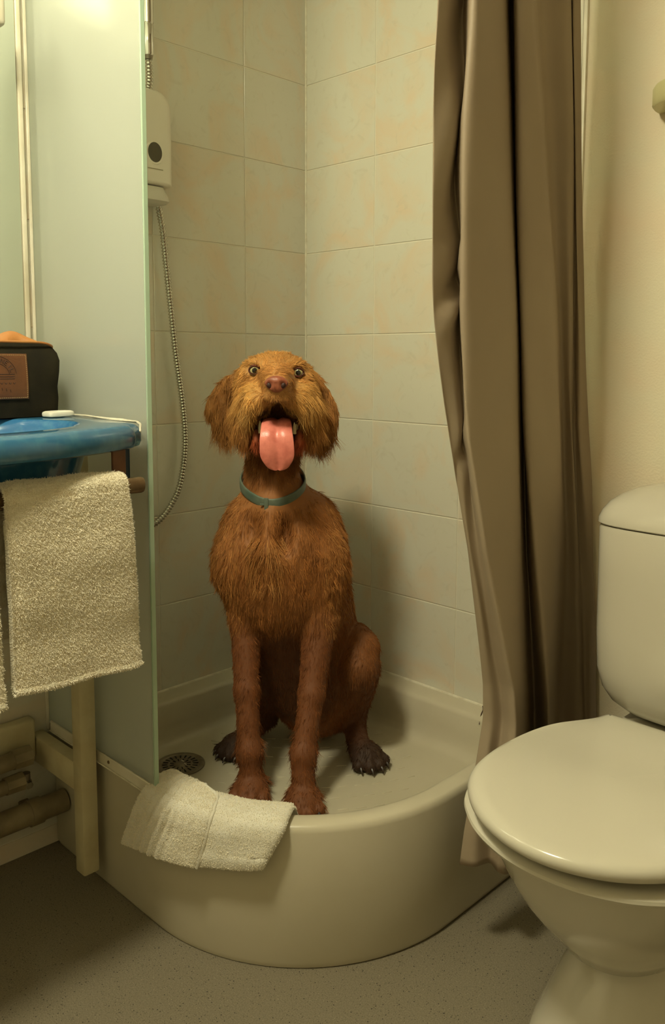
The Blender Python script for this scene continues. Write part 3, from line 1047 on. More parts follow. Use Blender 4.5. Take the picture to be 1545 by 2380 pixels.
# towel rail with bracket
rl = thing('towel_rail', 'brown towel rail hanging under the front of the basin', 'towel rail', (0.43, -0.76, 0.79))
RXL = 0.425
bm = bmesh.new(); rings = []
for y, s in ((0.006, 0.6), (0.004, 0.9), (0.0, 1.0), (-0.50, 1.0)):
    rings.append([Vector((0.0+0.0085*s*math.cos(t), y, 0.0+0.0125*s*math.sin(t))) for t in [2*PI*k/24 for k in range(24)]])
loft(bm, rings); obj('bar', bm, M['bronze'], rl)
bm = bmesh.new(); box(bm, (-0.034, -0.030, -0.004), (-0.029, -0.006, 0.054), 0.0015, 1); box(bm, (-0.0295, -0.030, -0.004), (-0.008, -0.006, 0.001), 0.0015, 1)
o = obj('bracket', bm, M['wood'], rl)
bm = bmesh.new(); box(bm, (-0.034, -0.43, -0.004), (-0.029, -0.406, 0.054), 0.0015, 1); box(bm, (-0.0295, -0.43, -0.004), (-0.008, -0.406, 0.001), 0.0015, 1); obj('bracket', bm, M['wood'], rl)

# pipes under the basin
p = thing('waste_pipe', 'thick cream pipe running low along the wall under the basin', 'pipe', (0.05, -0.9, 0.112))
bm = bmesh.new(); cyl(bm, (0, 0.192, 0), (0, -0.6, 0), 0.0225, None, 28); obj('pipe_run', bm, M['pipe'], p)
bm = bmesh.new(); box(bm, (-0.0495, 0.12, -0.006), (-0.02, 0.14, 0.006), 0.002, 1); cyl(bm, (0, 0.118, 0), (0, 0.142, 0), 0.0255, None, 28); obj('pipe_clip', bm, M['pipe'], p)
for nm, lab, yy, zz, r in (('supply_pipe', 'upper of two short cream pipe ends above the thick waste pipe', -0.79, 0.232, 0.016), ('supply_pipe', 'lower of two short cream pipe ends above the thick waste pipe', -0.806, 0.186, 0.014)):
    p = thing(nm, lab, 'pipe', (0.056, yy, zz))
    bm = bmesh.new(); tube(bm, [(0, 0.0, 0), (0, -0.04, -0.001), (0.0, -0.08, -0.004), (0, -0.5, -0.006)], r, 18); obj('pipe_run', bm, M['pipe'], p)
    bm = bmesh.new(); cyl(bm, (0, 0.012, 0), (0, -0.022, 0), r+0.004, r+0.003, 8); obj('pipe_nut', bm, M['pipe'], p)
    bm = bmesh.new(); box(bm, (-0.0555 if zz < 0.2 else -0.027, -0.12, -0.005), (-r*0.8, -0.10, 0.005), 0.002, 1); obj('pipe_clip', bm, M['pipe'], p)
p = thing('shutoff_valve', 'small dark shutoff valve with a chrome nut behind the basin leg', 'valve', (0.004, -0.775, 0.165))
bm = bmesh.new(); cyl(bm, (-0.003, 0, 0), (0.03, 0, 0), 0.010, 0.010, 20); cyl(bm, (0.026, 0, 0), (0.026, 0.0, 0.02), 0.008, 0.008, 16); obj('valve_body', bm, M['steel'], p)
bm = bmesh.new(); cyl(bm, (0.030, 0, 0), (0.042, 0, 0), 0.009, 0.007, 6); obj('nut', bm, M['chrome'], p)

# ---------------------------------------------------------------- bag and soap on the basin
bg = thing('wash_bag', 'olive canvas wash bag with tan leather top standing on the basin', 'bag', (0.100, -0.862, 0.8822))
YH = 0.124
prof = [(-0.001, 0.112), (0.004, 0.117), (0.03, 0.118), (0.05, 0.1165), (0.075, 0.121), (0.095, 0.124), (0.108, 0.122), (0.118, 0.115), (0.125, 0.102)]   # z, half length y
bm = bmesh.new()
rings = []
for z, hy in prof:
    hx = 0.062-0.00*z if z < 0.09 else 0.062-(z-0.09)*0.35
    hx += 0.004*math.sin(z*30)
    rings.append(superring(0, 0, z+0.0015, hx, hy, 8, 96))
for i, (z, hy) in enumerate([(0.1275, 0.088), (0.1285, 0.07)]): rings.append(superring(-0.004, 0, z+0.0015, 0.046-0.012*i, hy, 4, 96))
loft(bm, rings); obj('body', bm, M['canvas'], bg)
# piping round the top edge and tan gusset with a raised end
pp = []
for k in range(64):
    t = 2*PI*k/64; c, s = math.cos(t), math.sin(t)
    pp.append(Vector((0.057*math.copysign(abs(c)**0.4, c), 0.1165*math.copysign(abs(s)**0.4, s), 0.118+0.010*(1-abs(s)**3))))
bm = bmesh.new(); tube(bm, pp+[pp[0]], 0.0022, 8); obj('piping', bm, M['leather'], bg)
bm = bmesh.new(); rings = []
for i in range(41):
    y = 0.112-0.224*i/40
    pk = math.exp(-((y-0.058)/0.026)**2)+math.exp(-((y+0.058)/0.026)**2)
    zt = 0.1285+0.016*pk-0.004*(1-pk)*0.4; half = 0.050-0.022*pk; e = max(0, min(1, (0.112-abs(y))/0.02))
    zt = 0.118+(zt-0.118)*e**0.6
    rings.append([Vector((-half*math.cos(PI*k/10)*1.0-0.004, y, (0.112+(zt+0.0035-0.112)*math.sin(PI*k/10)**0.5) if 0 < k < 10 else 0.112)) for k in range(11)])
loft(bm, rings, True, True); obj('leather_top', bm, M['leather'], bg)
bm = bmesh.new(); box(bm, (-0.010, -0.055, 0.1285), (0.004, 0.052, 0.1345), 0.002, 2); obj('zipper', bm, M['emboss'], bg)
# patch with pressed ornament
def bagx(z): return 0.062+0.004*math.sin(z*30)
pt = None
bm = bmesh.new(); box(bm, (0.0, -0.054, -0.038), (0.0022, 0.054, 0.038), 0.0009, 2)
bmesh.ops.subdivide_edges(bm, edges=[e for e in bm.edges if abs(e.verts[0].co.z-e.verts[1].co.z) > 0.05], cuts=8)
for v in bm.verts:
    zz = v.co.z+0.070; v.co.x += bagx(zz)+0.0004; v.co.z = zz; v.co.y += 0.0
pt = obj('leather_patch', bm, M['patch'], bg)
bm = bmesh.new()
def emb(p0, p1, w=0.0009):
    for q in (p0, p1): pass
    tube(bm, [(bagx(p0[1])+0.0026, p0[0], p0[1]), (bagx((p0[1]+p1[1])/2)+0.0026, (p0[0]+p1[0])/2, (p0[1]+p1[1])/2), (bagx(p1[1])+0.0026, p1[0], p1[1])], w, 6)
def arc_pts(r, a0, a1, n, cz=0.070, ry=1.0): return [(r*math.cos(a0+(a1-a0)*k/n), cz+ry*r*math.sin(a0+(a1-a0)*k/n)) for k in range(n+1)]
for r in (0.022, 0.034):
    A = arc_pts(r, 0.15, PI-0.15, 14)
    for a, b in zip(A, A[1:]): emb(a, b, 0.0006)
for zz in (0.074, 0.070, 0.0665): emb((-0.030, zz), (0.030, zz), 0.0006)
GL = {'O': [(-1, -1, -1, 1), (-1, 1, 1, 1), (1, 1, 1, -1), (1, -1, -1, -1)], 'N': [(-1, -1, -1, 1), (-1, 1, 1, -1), (1, -1, 1, 1)], 'E': [(-1, -1, -1, 1), (-1, 1, 1, 1), (-1, 0, .6, 0), (-1, -1, 1, -1)], 'I': [(0, -1, 0, 1)], 'L': [(-1, 1, -1, -1), (-1, -1, 1, -1)]}
for k, ch in enumerate('ONEIL'):
    a = 1.45-k*0.27; c0 = (0.028*math.cos(a), 0.070+0.028*math.sin(a)); s = 0.0028
    er = (math.cos(a), math.sin(a)); s = 0.0034; et = (math.sin(a), -math.cos(a))
    for x0, y0, x1, y1 in GL[ch]:
        emb((c0[0]+s*(x0*et[0]*0.7+y0*er[0]), c0[1]+s*(x0*et[1]*0.7+y0*er[1])), (c0[0]+s*(x1*et[0]*0.7+y1*er[0]), c0[1]+s*(x1*et[1]*0.7+y1*er[1])), 0.0007)
for k in range(-4, 5):
    y = k*0.0072
    emb((y-0.002, 0.060), (y, 0.0575), 0.0006); emb((y, 0.0575), (y+0.002, 0.060), 0.0006)
    if abs(k) < 4: emb((y, 0.052-0.0004*k*k), (y+0.001, 0.0475-0.0004*k*k), 0.0006)
obj('pressed_ornament', bm, M['emboss'], pt)
bm = bmesh.new()
for k in range(22):
    z = 0.036+0.068*k/21
    for y in (-0.0515, 0.0515): emb((y, z-0.0009), (y, z+0.0009), 0.0005)
for k in range(32):
    y = -0.05+0.1*k/31
    for z in (0.0345, 0.1055): emb((y-0.0009, z), (y+0.0009, z), 0.0005)
obj('stitching', bm, M['thread'], pt)

sp = thing('soap_bar', 'small white wrapped soap on the blue basin beside the bag', 'soap', (0.183, -0.764, 0.8822))
bm = bmesh.new()
loft(bm, [superring(0, 0, z, rx, ry, 4, 48) for z, rx, ry in ((0.0002, 0.013, 0.023), (0.002, 0.0155, 0.0265), (0.006, 0.016, 0.027), (0.009, 0.015, 0.026), (0.0105, 0.012, 0.022), (0.0108, 0.006, 0.01))])
bm.transform(Matrix.Rotation(math.radians(12), 4, 'Z'))
obj('wrapper', bm, M['soap'], sp)

# ---------------------------------------------------------------- toilet
wc = thing('toilet', 'white close-coupled toilet with closed lid on the right', 'toilet', (1.064, -0.40, 0.0))
def hw(y, T): return float(np.interp(y, [a for a, b in T], [b for a, b in T]))
LID = [(-0.252, .109), (-0.262, .1115), (-0.285, .117), (-0.31, .131), (-0.34, .148), (-0.37, .158), (-0.41, .165), (-0.46, .168), (-0.50, .1665), (-0.535, .161), (-0.56, .153), (-0.58, .143), (-0.60, .128), (-0.62, .108), (-0.638, .084), (-0.652, .055), (-0.660, .028), (-0.663, .0)]
def outline_pts(T, n=160, grow=0.0, z=0.0, sx=1.0, cy=-0.46):
    """closed outline of a half-width table, resampled evenly, local to the toilet (y+0.40)"""
    P = [(b, a) for a, b in T]; pts = [(0.0, T[0][0])]
    right = catmull([(x, y, 0) for x, y in P], 8)
    R = [(v.x, v.y) for v in right]; L = [(-x, y) for x, y in R[::-1]]
    pts = [(0.0, T[0][0])]+R+L[1:]
    d = [0.0]
    for a, b in zip(pts, pts[1:]+pts[:1]): d.append(d[-1]+math.hypot(b[0]-a[0], b[1]-a[1]))
    px = [p[0] for p in pts]+[pts[0][0]]; py = [p[1] for p in pts]+[pts[0][1]]
    s = np.arange(n)/n*d[-1]; X = np.interp(s, d, px); Y = np.interp(s, d, py)
    # smooth a little, then offset along normals
    for _ in range(2): X = (np.roll(X, 1)+2*X+np.roll(X, -1))/4; Y = (np.roll(Y, 1)+2*Y+np.roll(Y, -1))/4
    tx = np.roll(X, -1)-np.roll(X, 1); ty = np.roll(Y, -1)-np.roll(Y, 1); l = np.hypot(tx, ty)
    nx, ny = -ty/l, tx/l
    if np.sum(nx*(X)+ny*(Y+0.46)) < 0: nx, ny = -nx, -ny
    X = X+nx*grow; Y = Y+ny*grow
    return [Vector((x*sx, y+0.40, z)) for x, y in zip(X, Y)]
def mixr(a, b, t): return [p.lerp(q, t) for p, q in zip(a, b)]
bm = bmesh.new()
z0 = 0.4155
R_ = [outline_pts(LID, grow=-0.016, z=z0+0.001), outline_pts(LID, grow=-0.004, z=z0), outline_pts(LID, grow=-0.0005, z=z0+0.004), outline_pts(LID, grow=0, z=z0+0.009), outline_pts(LID, grow=-0.001, z=z0+0.013), outline_pts(LID, grow=-0.004, z=z0+0.0165), outline_pts(LID, grow=-0.010, z=z0+0.0185), outline_pts(LID, grow=-0.022, z=z0+0.020)]
cen = Vector((0, -0.06, z0+0.0255))
for t, dz in ((0.25, 0.0215), (0.45, 0.023), (0.65, 0.0243), (0.85, 0.0252), (0.97, 0.0255)):
    R_.append([Vector((p.x*(1-t)+cen.x*t, p.y*(1-t)+cen.y*t, z0+dz)) for p in outline_pts(LID, grow=-0.022)])
# slight dish towards the rear and pinch at the hinge line
for ring in R_[6:]:
    for p in ring: p.z -= 0.006*math.exp(-((p.y-0.02)/0.07)**2)*(1-min(1, abs(p.x)/0.20)**2)
loft(bm, R_); obj('lid', bm, M['seatplastic'], wc)
SEAT = [(-0.262, .112), (-0.285, .120), (-0.31, .133), (-0.34, .150), (-0.37, .161), (-0.41, .173), (-0.46, .178), (-0.50, .177), (-0.535, .171), (-0.56, .161), (-0.58, .148), (-0.60, .128), (-0.618, .106), (-0.633, .078), (-0.643, .05), (-0.648, .025), (-0.6495, .0)]
bm = bmesh.new(); z1 = 0.386
loft(bm, [outline_pts(SEAT, grow=-0.012, z=z1), outline_pts(SEAT, grow=-0.003, z=z1+0.001), outline_pts(SEAT, grow=0, z=z1+0.006), outline_pts(SEAT, grow=-0.001, z=z1+0.010), outline_pts(SEAT, grow=-0.006, z=z1+0.0138), outline_pts(SEAT, grow=-0.016, z=z1+0.0148), outline_pts(SEAT, grow=-0.045, z=z1+0.014)]); obj('seat', bm, M['seatplastic'], wc)
for s in (-1, 1):
    bm = bmesh.new(); cyl(bm, (s*0.065-0.02, 0.142, 0.421), (s*0.065+0.02, 0.142, 0.421), 0.0085, None, 20); box(bm, (s*0.065-0.015, 0.135, 0.3855), (s*0.065+0.015, 0.149, 0.42), 0.002, 1); obj('hinge', bm, M['seatplastic'], wc)
# bowl and pedestal, one casting
def egg(hwx, yf, yb, z, n=120, e=2.2, eb=3.0):
    out = []; ym = yf+(yb-yf)*0.42
    for i in range(n):
        t = 2*PI*i/n; c, s = math.cos(t), math.sin(t)
        ee = e if s < 0 else eb
        x = hwx*math.copysign(abs(c)**(2/ee), c); ry = (ym-yf) if s < 0 else (yb-ym)
        out.append(Vector((x, ym+ry*math.copysign(abs(s)**(2/ee), s)+0.40, z)))
    return out
bm = bmesh.new()
RB = [ # halfwidth, y front, y back, z
 (0.124, -0.560, -0.10, 0.0), (0.126, -0.562, -0.10, 0.006), (0.124, -0.560, -0.10, 0.02), (0.117, -0.550, -0.10, 0.05), (0.103, -0.530, -0.10, 0.09), (0.090, -0.505, -0.10, 0.13), (0.076, -0.480, -0.10, 0.158), (0.067, -0.464, -0.10, 0.176), (0.065, -0.460, -0.10, 0.185),
 (0.070, -0.468, -0.10, 0.192), (0.085, -0.492, -0.10, 0.195), (0.093, -0.506, -0.10, 0.201), (0.106, -0.525, -0.10, 0.225), (0.121, -0.552, -0.10, 0.253), (0.136, -0.578, -0.10, 0.285), (0.149, -0.597, -0.10, 0.318), (0.160, -0.611, -0.10, 0.348), (0.166, -0.620, -0.10, 0.368), (0.168, -0.624, -0.10, 0.379), (0.165, -0.621, -0.10, 0.3845), (0.157, -0.612, -0.11, 0.386)]
loft(bm, [egg(*r) for r in RB]); obj('bowl', bm, M['porcelain'], wc)
bm = bmesh.new(); loft(bm, [superring(0, 0.245, z, rx, ry, 5, 64) for z, rx, ry in ((0.28, 0.12, 0.13), (0.37, 0.135, 0.133), (0.384, 0.132, 0.131))]); obj('cistern_shelf', bm, M['porcelain'], wc)
# cistern
def cist(z, hw_, yf, yb=-0.0055, e=4.5): return superring(0, (yf+yb)/2+0.40, z, hw_, (yb-yf)/2, e, 96)
bm = bmesh.new()
loft(bm, [cist(0.3865, 0.098, -0.130), cist(0.389, 0.116, -0.145), cist(0.398, 0.142, -0.163), cist(0.414, 0.162, -0.178), cist(0.436, 0.1745, -0.189), cist(0.47, 0.182, -0.196), cist(0.53, 0.184, -0.199), cist(0.64, 0.184, -0.201), cist(0.709, 0.184, -0.202), cist(0.714, 0.182, -0.2005), cist(0.7145, 0.176, -0.195)])
cs = obj('cistern', bm, M['porcelain'], wc)
bm = bmesh.new()
def cl_(z, s, dy=0.0): return cist(z, 0.1860*s, -0.204*s-0.006*(1-s)+dy, -0.0052-(1-s)*0.04)
loft(bm, [cl_(0.7165, 0.96), cl_(0.7162, 0.99), cl_(0.718, 1.0), cl_(0.726, 0.997), cl_(0.738, 0.972), cl_(0.752, 0.92), cl_(0.764, 0.84), cl_(0.773, 0.74), cl_(0.779, 0.60), cl_(0.782, 0.40), cl_(0.783, 0.15)])
obj('cistern_lid', bm, M['porcelain'], wc)
bm = bmesh.new()
loft(bm, [[Vector((0.058*s*math.cos(t)+0.0, 0.284+0.036*s*math.sin(t), z)) for t in [2*PI*k/40 for k in range(40)]] for s, z in ((1.0, 0.770), (1.0, 0.7845), (0.94, 0.787), (0.8, 0.7865), (0.3, 0.786))]); obj('flush_button', bm, M['seatplastic'], wc)
bm = bmesh.new(); bmesh.ops.create_uvsphere(bm, u_segments=48, v_segments=32, radius=1.0)
for v in bm.verts: v.co = Vector((v.co.x*0.112, 0.2500+v.co.y*0.0525, 0.722+v.co.z*0.0515))
obj('lid_recess', bm, M['porcelain'], wc)

# fixture on the painted wall, cut by the frame
hd = thing('wall_holder', 'rounded yellowish plastic holder high on the cream wall above the toilet', 'holder', (0.985, 0.0, 1.40))
bm = bmesh.new()
def hring(z, g): return [Vector((0.105*g*math.cos(t), -0.001-0.0875*(g if math.sin(t) > 0.02 else 1)*abs(math.sin(t))**0.8, z)) for t in [PI*k/40 for k in range(41)]]
loft(bm, [hring(0.005, 0.97), hring(0.009, 1.0), hring(0.034, 1.0), hring(0.039, 0.97)]); obj('tray', bm, M['holder'], hd)

# ---------------------------------------------------------------- towels
def noisef(x, y, z=0.0):
    return (math.sin(x*37.1+y*11.3+z*7)+math.sin(x*17.7-y*29.9+1.3)+math.sin(y*41.3+x*5.1+z*13+2.1))/3
def hanging_towel(name, label, y0, y1, zb, group=None, slant=0.0):
    t = thing(name, label, 'towel', (0.43, (y0+y1)/2, 0.79), group)
    prof = []  # x,z path from behind the rail, over, and down the front, folded thick
    for k in range(14): prof.append((-0.018, -0.20+0.19*k/13))
    for k in range(1, 12):
        a = PI-PI*k/12; prof.append((0.003+0.021*math.cos(a), 0.004+0.0215*math.sin(a)))
    L = 0.79-zb
    for k in range(60):
        s = k/59; prof.append((0.024+0.012*s+0.004*math.sin(s*5), -0.0-L*s*0.985))
    for k in range(1, 8):
        a = -PI*k/8; prof.append((0.029+0.009*math.cos(a)-0.0, -L*0.985+0.010*math.sin(a)))
    for k in range(20): prof.append((0.018, -L*0.985+(L*0.9)*k/19))
    NY = 70; V = []; F = []
    hyw = (y1-y0)/2
    for j in range(NY+1):
        v = -1+2*j/NY
        for i, (x, z) in enumerate(prof):
            s = min(1, max(0, -z/L))
            edge = (1-abs(v)**10)
            yy = v*hyw*(1+0.035*s)+slant*s+0.006*s
            xx = x-(0.006*(1-edge) if x > 0 else 0)+0.0016*noisef(yy*2, z*2)
            V.append((xx, yy, z+0.0012*math.sin(yy*60)-0.006*s*v*0.5-0.010*(abs(v)**8)*(0 if s > 0.2 else 0.3)))
    n = len(prof)
    for j in range(NY):
        for i in range(n-1): F.append((j*n+i, j*n+i+1, (j+1)*n+i+1, (j+1)*n+i))
    me = mesh_from('towel_cloth', V, F); o = link('cloth', me, M['terry'], t)
    so = o.modifiers.new('s', 'SOLIDIFY'); so.thickness = 0.004; so.offset = -1
    # terry loops
    A = np.array(V).reshape(NY+1, n, 3)
    N_ = 60000 if y1 > -0.97 else 9000
    jj = RNG.uniform(0, NY-1e-3, N_); ii = RNG.uniform(10, 92, N_)
    # extra loops along the side edges
    m_ = RNG.random(N_) < 0.16; jj[m_] = np.where(RNG.random(m_.sum()) < 0.5, RNG.uniform(0, 0.6, m_.sum()), NY-RNG.uniform(0.001, 0.6, m_.sum()))
    j0 = jj.astype(int); i0 = ii.astype(int); fj = (jj-j0)[:, None]; fi = (ii-i0)[:, None]
    a = A[j0, i0]; b = A[j0+1, i0]; c = A[j0, i0+1]; d = A[j0+1, i0+1]
    P = (a*(1-fj)+b*fj)*(1-fi)+(c*(1-fj)+d*fj)*fi
    nr = np.cross(b-a, c-a); nr /= np.linalg.norm(nr, axis=1)[:, None]+1e-9
    flip = np.sign(nr[:, 0]*(P[:, 0]-0.0)+nr[:, 2]*np.where(P[:, 2] > -0.01, 1, 0)); flip[flip == 0] = 1
    mid = np.array([0.003, 0, 0]); out = P-mid; out[:, 1] = 0
    s_ = np.sign(np.sum(nr*out, axis=1)); s_[s_ == 0] = 1; nr = nr*s_[:, None]
    D = nr*0.9+RNG.normal(0, 0.30, (N_, 3))+np.array([0, 0.15, -0.35])
    D[m_] += np.where(jj[m_] < 1, -1.0, 1.0)[:, None]*np.array([0, 1.2, 0])
    D /= np.linalg.norm(D, axis=1)[:, None]
    fur_object('terry_pile', t, P, D, RNG.uniform(0.0012, 0.0026, N_), None, 0.0005, 3, RNG.normal(0, 0.4, (N_, 3)), M['terry_pile'])
    return t
hanging_towel('hanging_towel', 'folded cream terry towel over the rail, whole one right of the gap', -0.981, -0.793, 0.527, 'towels on the rail', 0.0)
hanging_towel('hanging_towel', 'strip of a second cream towel at the left edge of the photo', -1.17, -1.003, 0.52, 'towels on the rail', 0.0)

# small towel over the tray rim
tt = thing('hand_towel', 'small white folded towel draped over the front rim of the shower tray', 'towel', (0.47, -0.66, ZR))
TO = Vector((0.47, -0.66, ZR))
def contour(s, off):
    if s < 0: return (0.364+s, -0.704-off)
    a = s/0.36; R = 0.36+off
    if a > PI/2: a = PI/2
    return (0.364+R*math.sin(a), -0.344-R*math.cos(a))
def drape(u, v, lift=0.0, s0=(-0.005, -0.062), s1=(0.262, 0.226), zb=(0.135, 0.182)):
    """u along the rim 0..1, v 0 inside .. 1 outside bottom"""
    zbot = zb[0]+(zb[1]-zb[0])*max(0, u)**0.8
    sag = 0.006*math.sin(PI*u)
    path = [(-0.072, 0.218), (-0.056, 0.240), (-0.045, 0.2508), (-0.030, 0.2535), (-0.006, 0.2535), (0.008, 0.247), (0.0135, 0.232), (0.016, 0.2), (0.018, zbot+0.02), (0.017, zbot)]
    L = [0.0]
    for a, b in zip(path, path[1:]): L.append(L[-1]+math.hypot(b[0]-a[0], b[1]-a[1]))
    t = v*L[-1]; off = np.interp(t, L, [p[0] for p in path]); z = np.interp(t, L, [p[1] for p in path])
    on = min(1, max(0, (off+0.05)/0.05))
    w = min(1, max(0, (0.25-z)/(0.25-zbot))) if off > 0 else 0
    sa = s0[0]+(s0[1]-s0[0])*w; sb = s1[0]+(s1[1]-s1[0])*w
    if off < 0: sa += -0.02*(off/-0.07); sb += 0.012*(off/-0.07)
    s = sa+(sb-sa)*u
    eps = 1e-3
    # normal direction in profile
    a1 = np.interp(min(t+0.003, L[-1]), L, [p[0] for p in path])-np.interp(max(t-0.003, 0), L, [p[0] for p in path]); z1_ = np.interp(min(t+0.003, L[-1]), L, [p[1] for p in path])-np.interp(max(t-0.003, 0), L, [p[1] for p in path])
    l = math.hypot(a1, z1_)+1e-9; no, nz = -z1_/l, a1/l
    off += no*lift; z += nz*lift
    x, y = contour(s, off)
    return Vector((x, y, z))-TO
def sheet(name, ua, ub, va, vb, lift, th, m, parent, ribs=None, NU=90, NV=60, wav=0.0):
    top = []; bot = []
    for j in range(NV+1):
        for i in range(NU+1):
            u = ua(j/NV)+(ub(j/NV)-ua(j/NV))*i/NU; v0 = va(i/NU) if callable(va) else va; v = v0+(vb-v0)*j/NV
            uu = i/NU; vv = j/NV
            e = min(1, min(uu, 1-uu)/0.05, min(vv, 1-vv)/0.05)
            rnd = math.sqrt(max(0, 1-(1-e)**2))
            l = lift+th*(0.15+0.85*rnd)
            if ribs: l += ribs(uu, vv)
            l += 0.0010*noisef(u*0.6, v*0.6, lift*90)+wav*math.sin(u*23+v*5)
            top.append(drape(u, v, l)); bot.append(drape(u, v, lift))
    n = NU+1; K = len(top); V = top+bot; F = []
    for j in range(NV):
        for i in range(NU):
            a = j*n+i; F.append((a, a+1, a+n+1, a+n)); F.append((K+a, K+a+n, K+a+n+1, K+a+1))
    for i in range(NU): F.append((i, K+i, K+i+1, i+1)); a = NV*n+i; F.append((a, a+1, K+a+1, K+a))
    for j in range(NV): a = j*n; F.append((a, a+n, K+a+n, K+a)); a = j*n+NU; F.append((a, K+a, K+a+n, a+n))
    me = mesh_from(name, V, F); o = link(name, me, m, parent); return o, top
base_t, topb = sheet('cloth', lambda t: 0.0, lambda t: 1.0, 0.0, 1.0, 0.0008, 0.0085, M['terry2'], tt)
def ribf(u, v):
    w = math.exp(-((u-0.42)/0.20)**4)
    return 0.0026*w*(math.sin(u*2*PI*9)) if v > 0.05 else 0
flap, topf = sheet('folded_flap', lambda t: -0.012, lambda t: 0.50+0.13*t+0.012*math.sin(PI*t), (lambda u: 0.03+0.30*u**1.3), 0.985, 0.0088, 0.006, M['terry2'], tt, ribf)
# rolled hem of the flap
bm = bmesh.new()
edge = []
n = 91
for j in range(3, 61): edge.append(topf[j*n+90]-Vector((0, 0, 0.0006)))
tip = drape(-0.03, 0.02, 0.016)
edge0 = [topf[1*n+i] for i in range(1, 90, 4)]
tube(bm, edge0+edge, 0.0030, 8); obj('rolled_hem', bm, M['terry2'], flap)
bm = bmesh.new()
for j in range(30, 60, 3):
    a = topf[j*n+86]; b = topf[j*n+83]
    tube(bm, [a+(a-b)*0.0, (a+b)/2+Vector((0, 0, 0.0003)), b], 0.0009, 6)
obj('hem_stitches', bm, M['terry'], flap)
for nm, top, cnt in (('terry_pile', topb, 12000), ('terry_pile', topf, 14000)):
    A = np.array([tuple(p) for p in top]).reshape(61, 91, 3)
    jj = RNG.uniform(0, 59.99, cnt); ii = RNG.uniform(0, 89.99, cnt); j0 = jj.astype(int); i0 = ii.astype(int)
    P = A[j0, i0]; a = A[j0, i0+1]-P; b = A[j0+1, i0]-P; P = P+a*(ii-i0)[:, None]+b*(jj-j0)[:, None]
    nr = np.cross(a, b); nr /= np.linalg.norm(nr, axis=1)[:, None]+1e-9
    if np.mean(nr[:, 2]) < 0: nr = -nr
    D = nr*0.8+RNG.normal(0, 0.5, (cnt, 3)); D /= np.linalg.norm(D, axis=1)[:, None]
    fur_object(nm, base_t if top is topb else flap, P, D, RNG.uniform(0.001, 0.0022, cnt), None, 0.0005, 3, None, M['terry_pile'])

# ---------------------------------------------------------------- the dog
DO = Vector((0.3, -0.3, 0.0)); DX = Vector((math.cos(YAW), math.sin(YAW), 0)); DY = Vector((math.sin(YAW), -math.cos(YAW), 0))
# local frame: X to its left, Y the way it faces, Z up
dog = thing('dog', 'rust-brown wirehaired dog sitting in the shower tray with its tongue out', 'dog', (0.3, -0.3, ZF))
dog.matrix_world = Matrix(((DX.x, DY.x, 0, DO.x), (DX.y, DY.y, 0, DO.y), (0, 0, 1, 0), (0, 0, 0, 1)))
FZ = ZF+0.001
def rot(rx=0, ry=0, rz=0): return np.array((Matrix.Rotation(rz, 3, 'Z')@Matrix.Rotation(ry, 3, 'Y')@Matrix.Rotation(rx, 3, 'X')))
R_ = math.radians
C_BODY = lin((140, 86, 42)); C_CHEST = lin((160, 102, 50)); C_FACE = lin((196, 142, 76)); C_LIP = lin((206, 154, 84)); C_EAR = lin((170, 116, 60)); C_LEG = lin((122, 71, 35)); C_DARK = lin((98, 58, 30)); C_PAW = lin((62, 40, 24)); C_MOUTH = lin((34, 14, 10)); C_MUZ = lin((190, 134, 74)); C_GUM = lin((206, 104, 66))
prims = []   # kind, data, k, colour, op
def E_(c, r, k=0.02, col=C_BODY, ro=None, op=0): prims.append(('e', (np.array(c, float), np.array(r, float), ro if ro is not None else np.eye(3)), k, col, op))
def K_(a, b, ra, rb, k=0.02, col=C_BODY, op=0, fl=None): prims.append(('c', (np.array(a, float), np.array(b, float), ra, rb), k, col, op))
# torso
E_((-0.040, 0.055, 0.605), (0.112, 0.098, 0.145), 0.03, C_CHEST)
E_((-0.042, 0.105, 0.575), (0.080, 0.062, 0.115), 0.04, C_CHEST)
K_((-0.020, 0.030, 0.60), (0.040, -0.085, 0.285), 0.108, 0.096, 0.04)
E_((0.036, -0.07, 0.265), (0.098, 0.09, 0.097), 0.03)
K_((-0.036, 0.058, 0.52), (0.004, -0.02, 0.31), 0.088, 0.082, 0.04, C_DARK)
# neck
K_((-0.048, 0.045, 0.90), (-0.055, 0.060, 0.752), 0.054, 0.0475, 0.03, C_BODY)
K_((-0.055, 0.060, 0.738), (-0.042, 0.050, 0.635), 0.049, 0.088, 0.025, C_CHEST)
# shoulders
K_((-0.105, 0.065, 0.655), (-0.125, 0.10, 0.575), 0.042, 0.042, 0.03, C_CHEST)
K_((0.026, 0.060, 0.665), (0.045, 0.085, 0.575), 0.044, 0.046, 0.03, C_CHEST)
K_((-0.120, 0.09, 0.60), (-0.106, 0.095, 0.475), 0.043, 0.0285, 0.025, C_CHEST)
K_((0.042, 0.09, 0.60), (0.040, 0.105, 0.475), 0.046, 0.032, 0.025, C_CHEST)
# breast bone ridge
K_((-0.052, 0.118, 0.70), (-0.056, 0.150, 0.625), 0.014, 0.020, 0.03, C_CHEST)
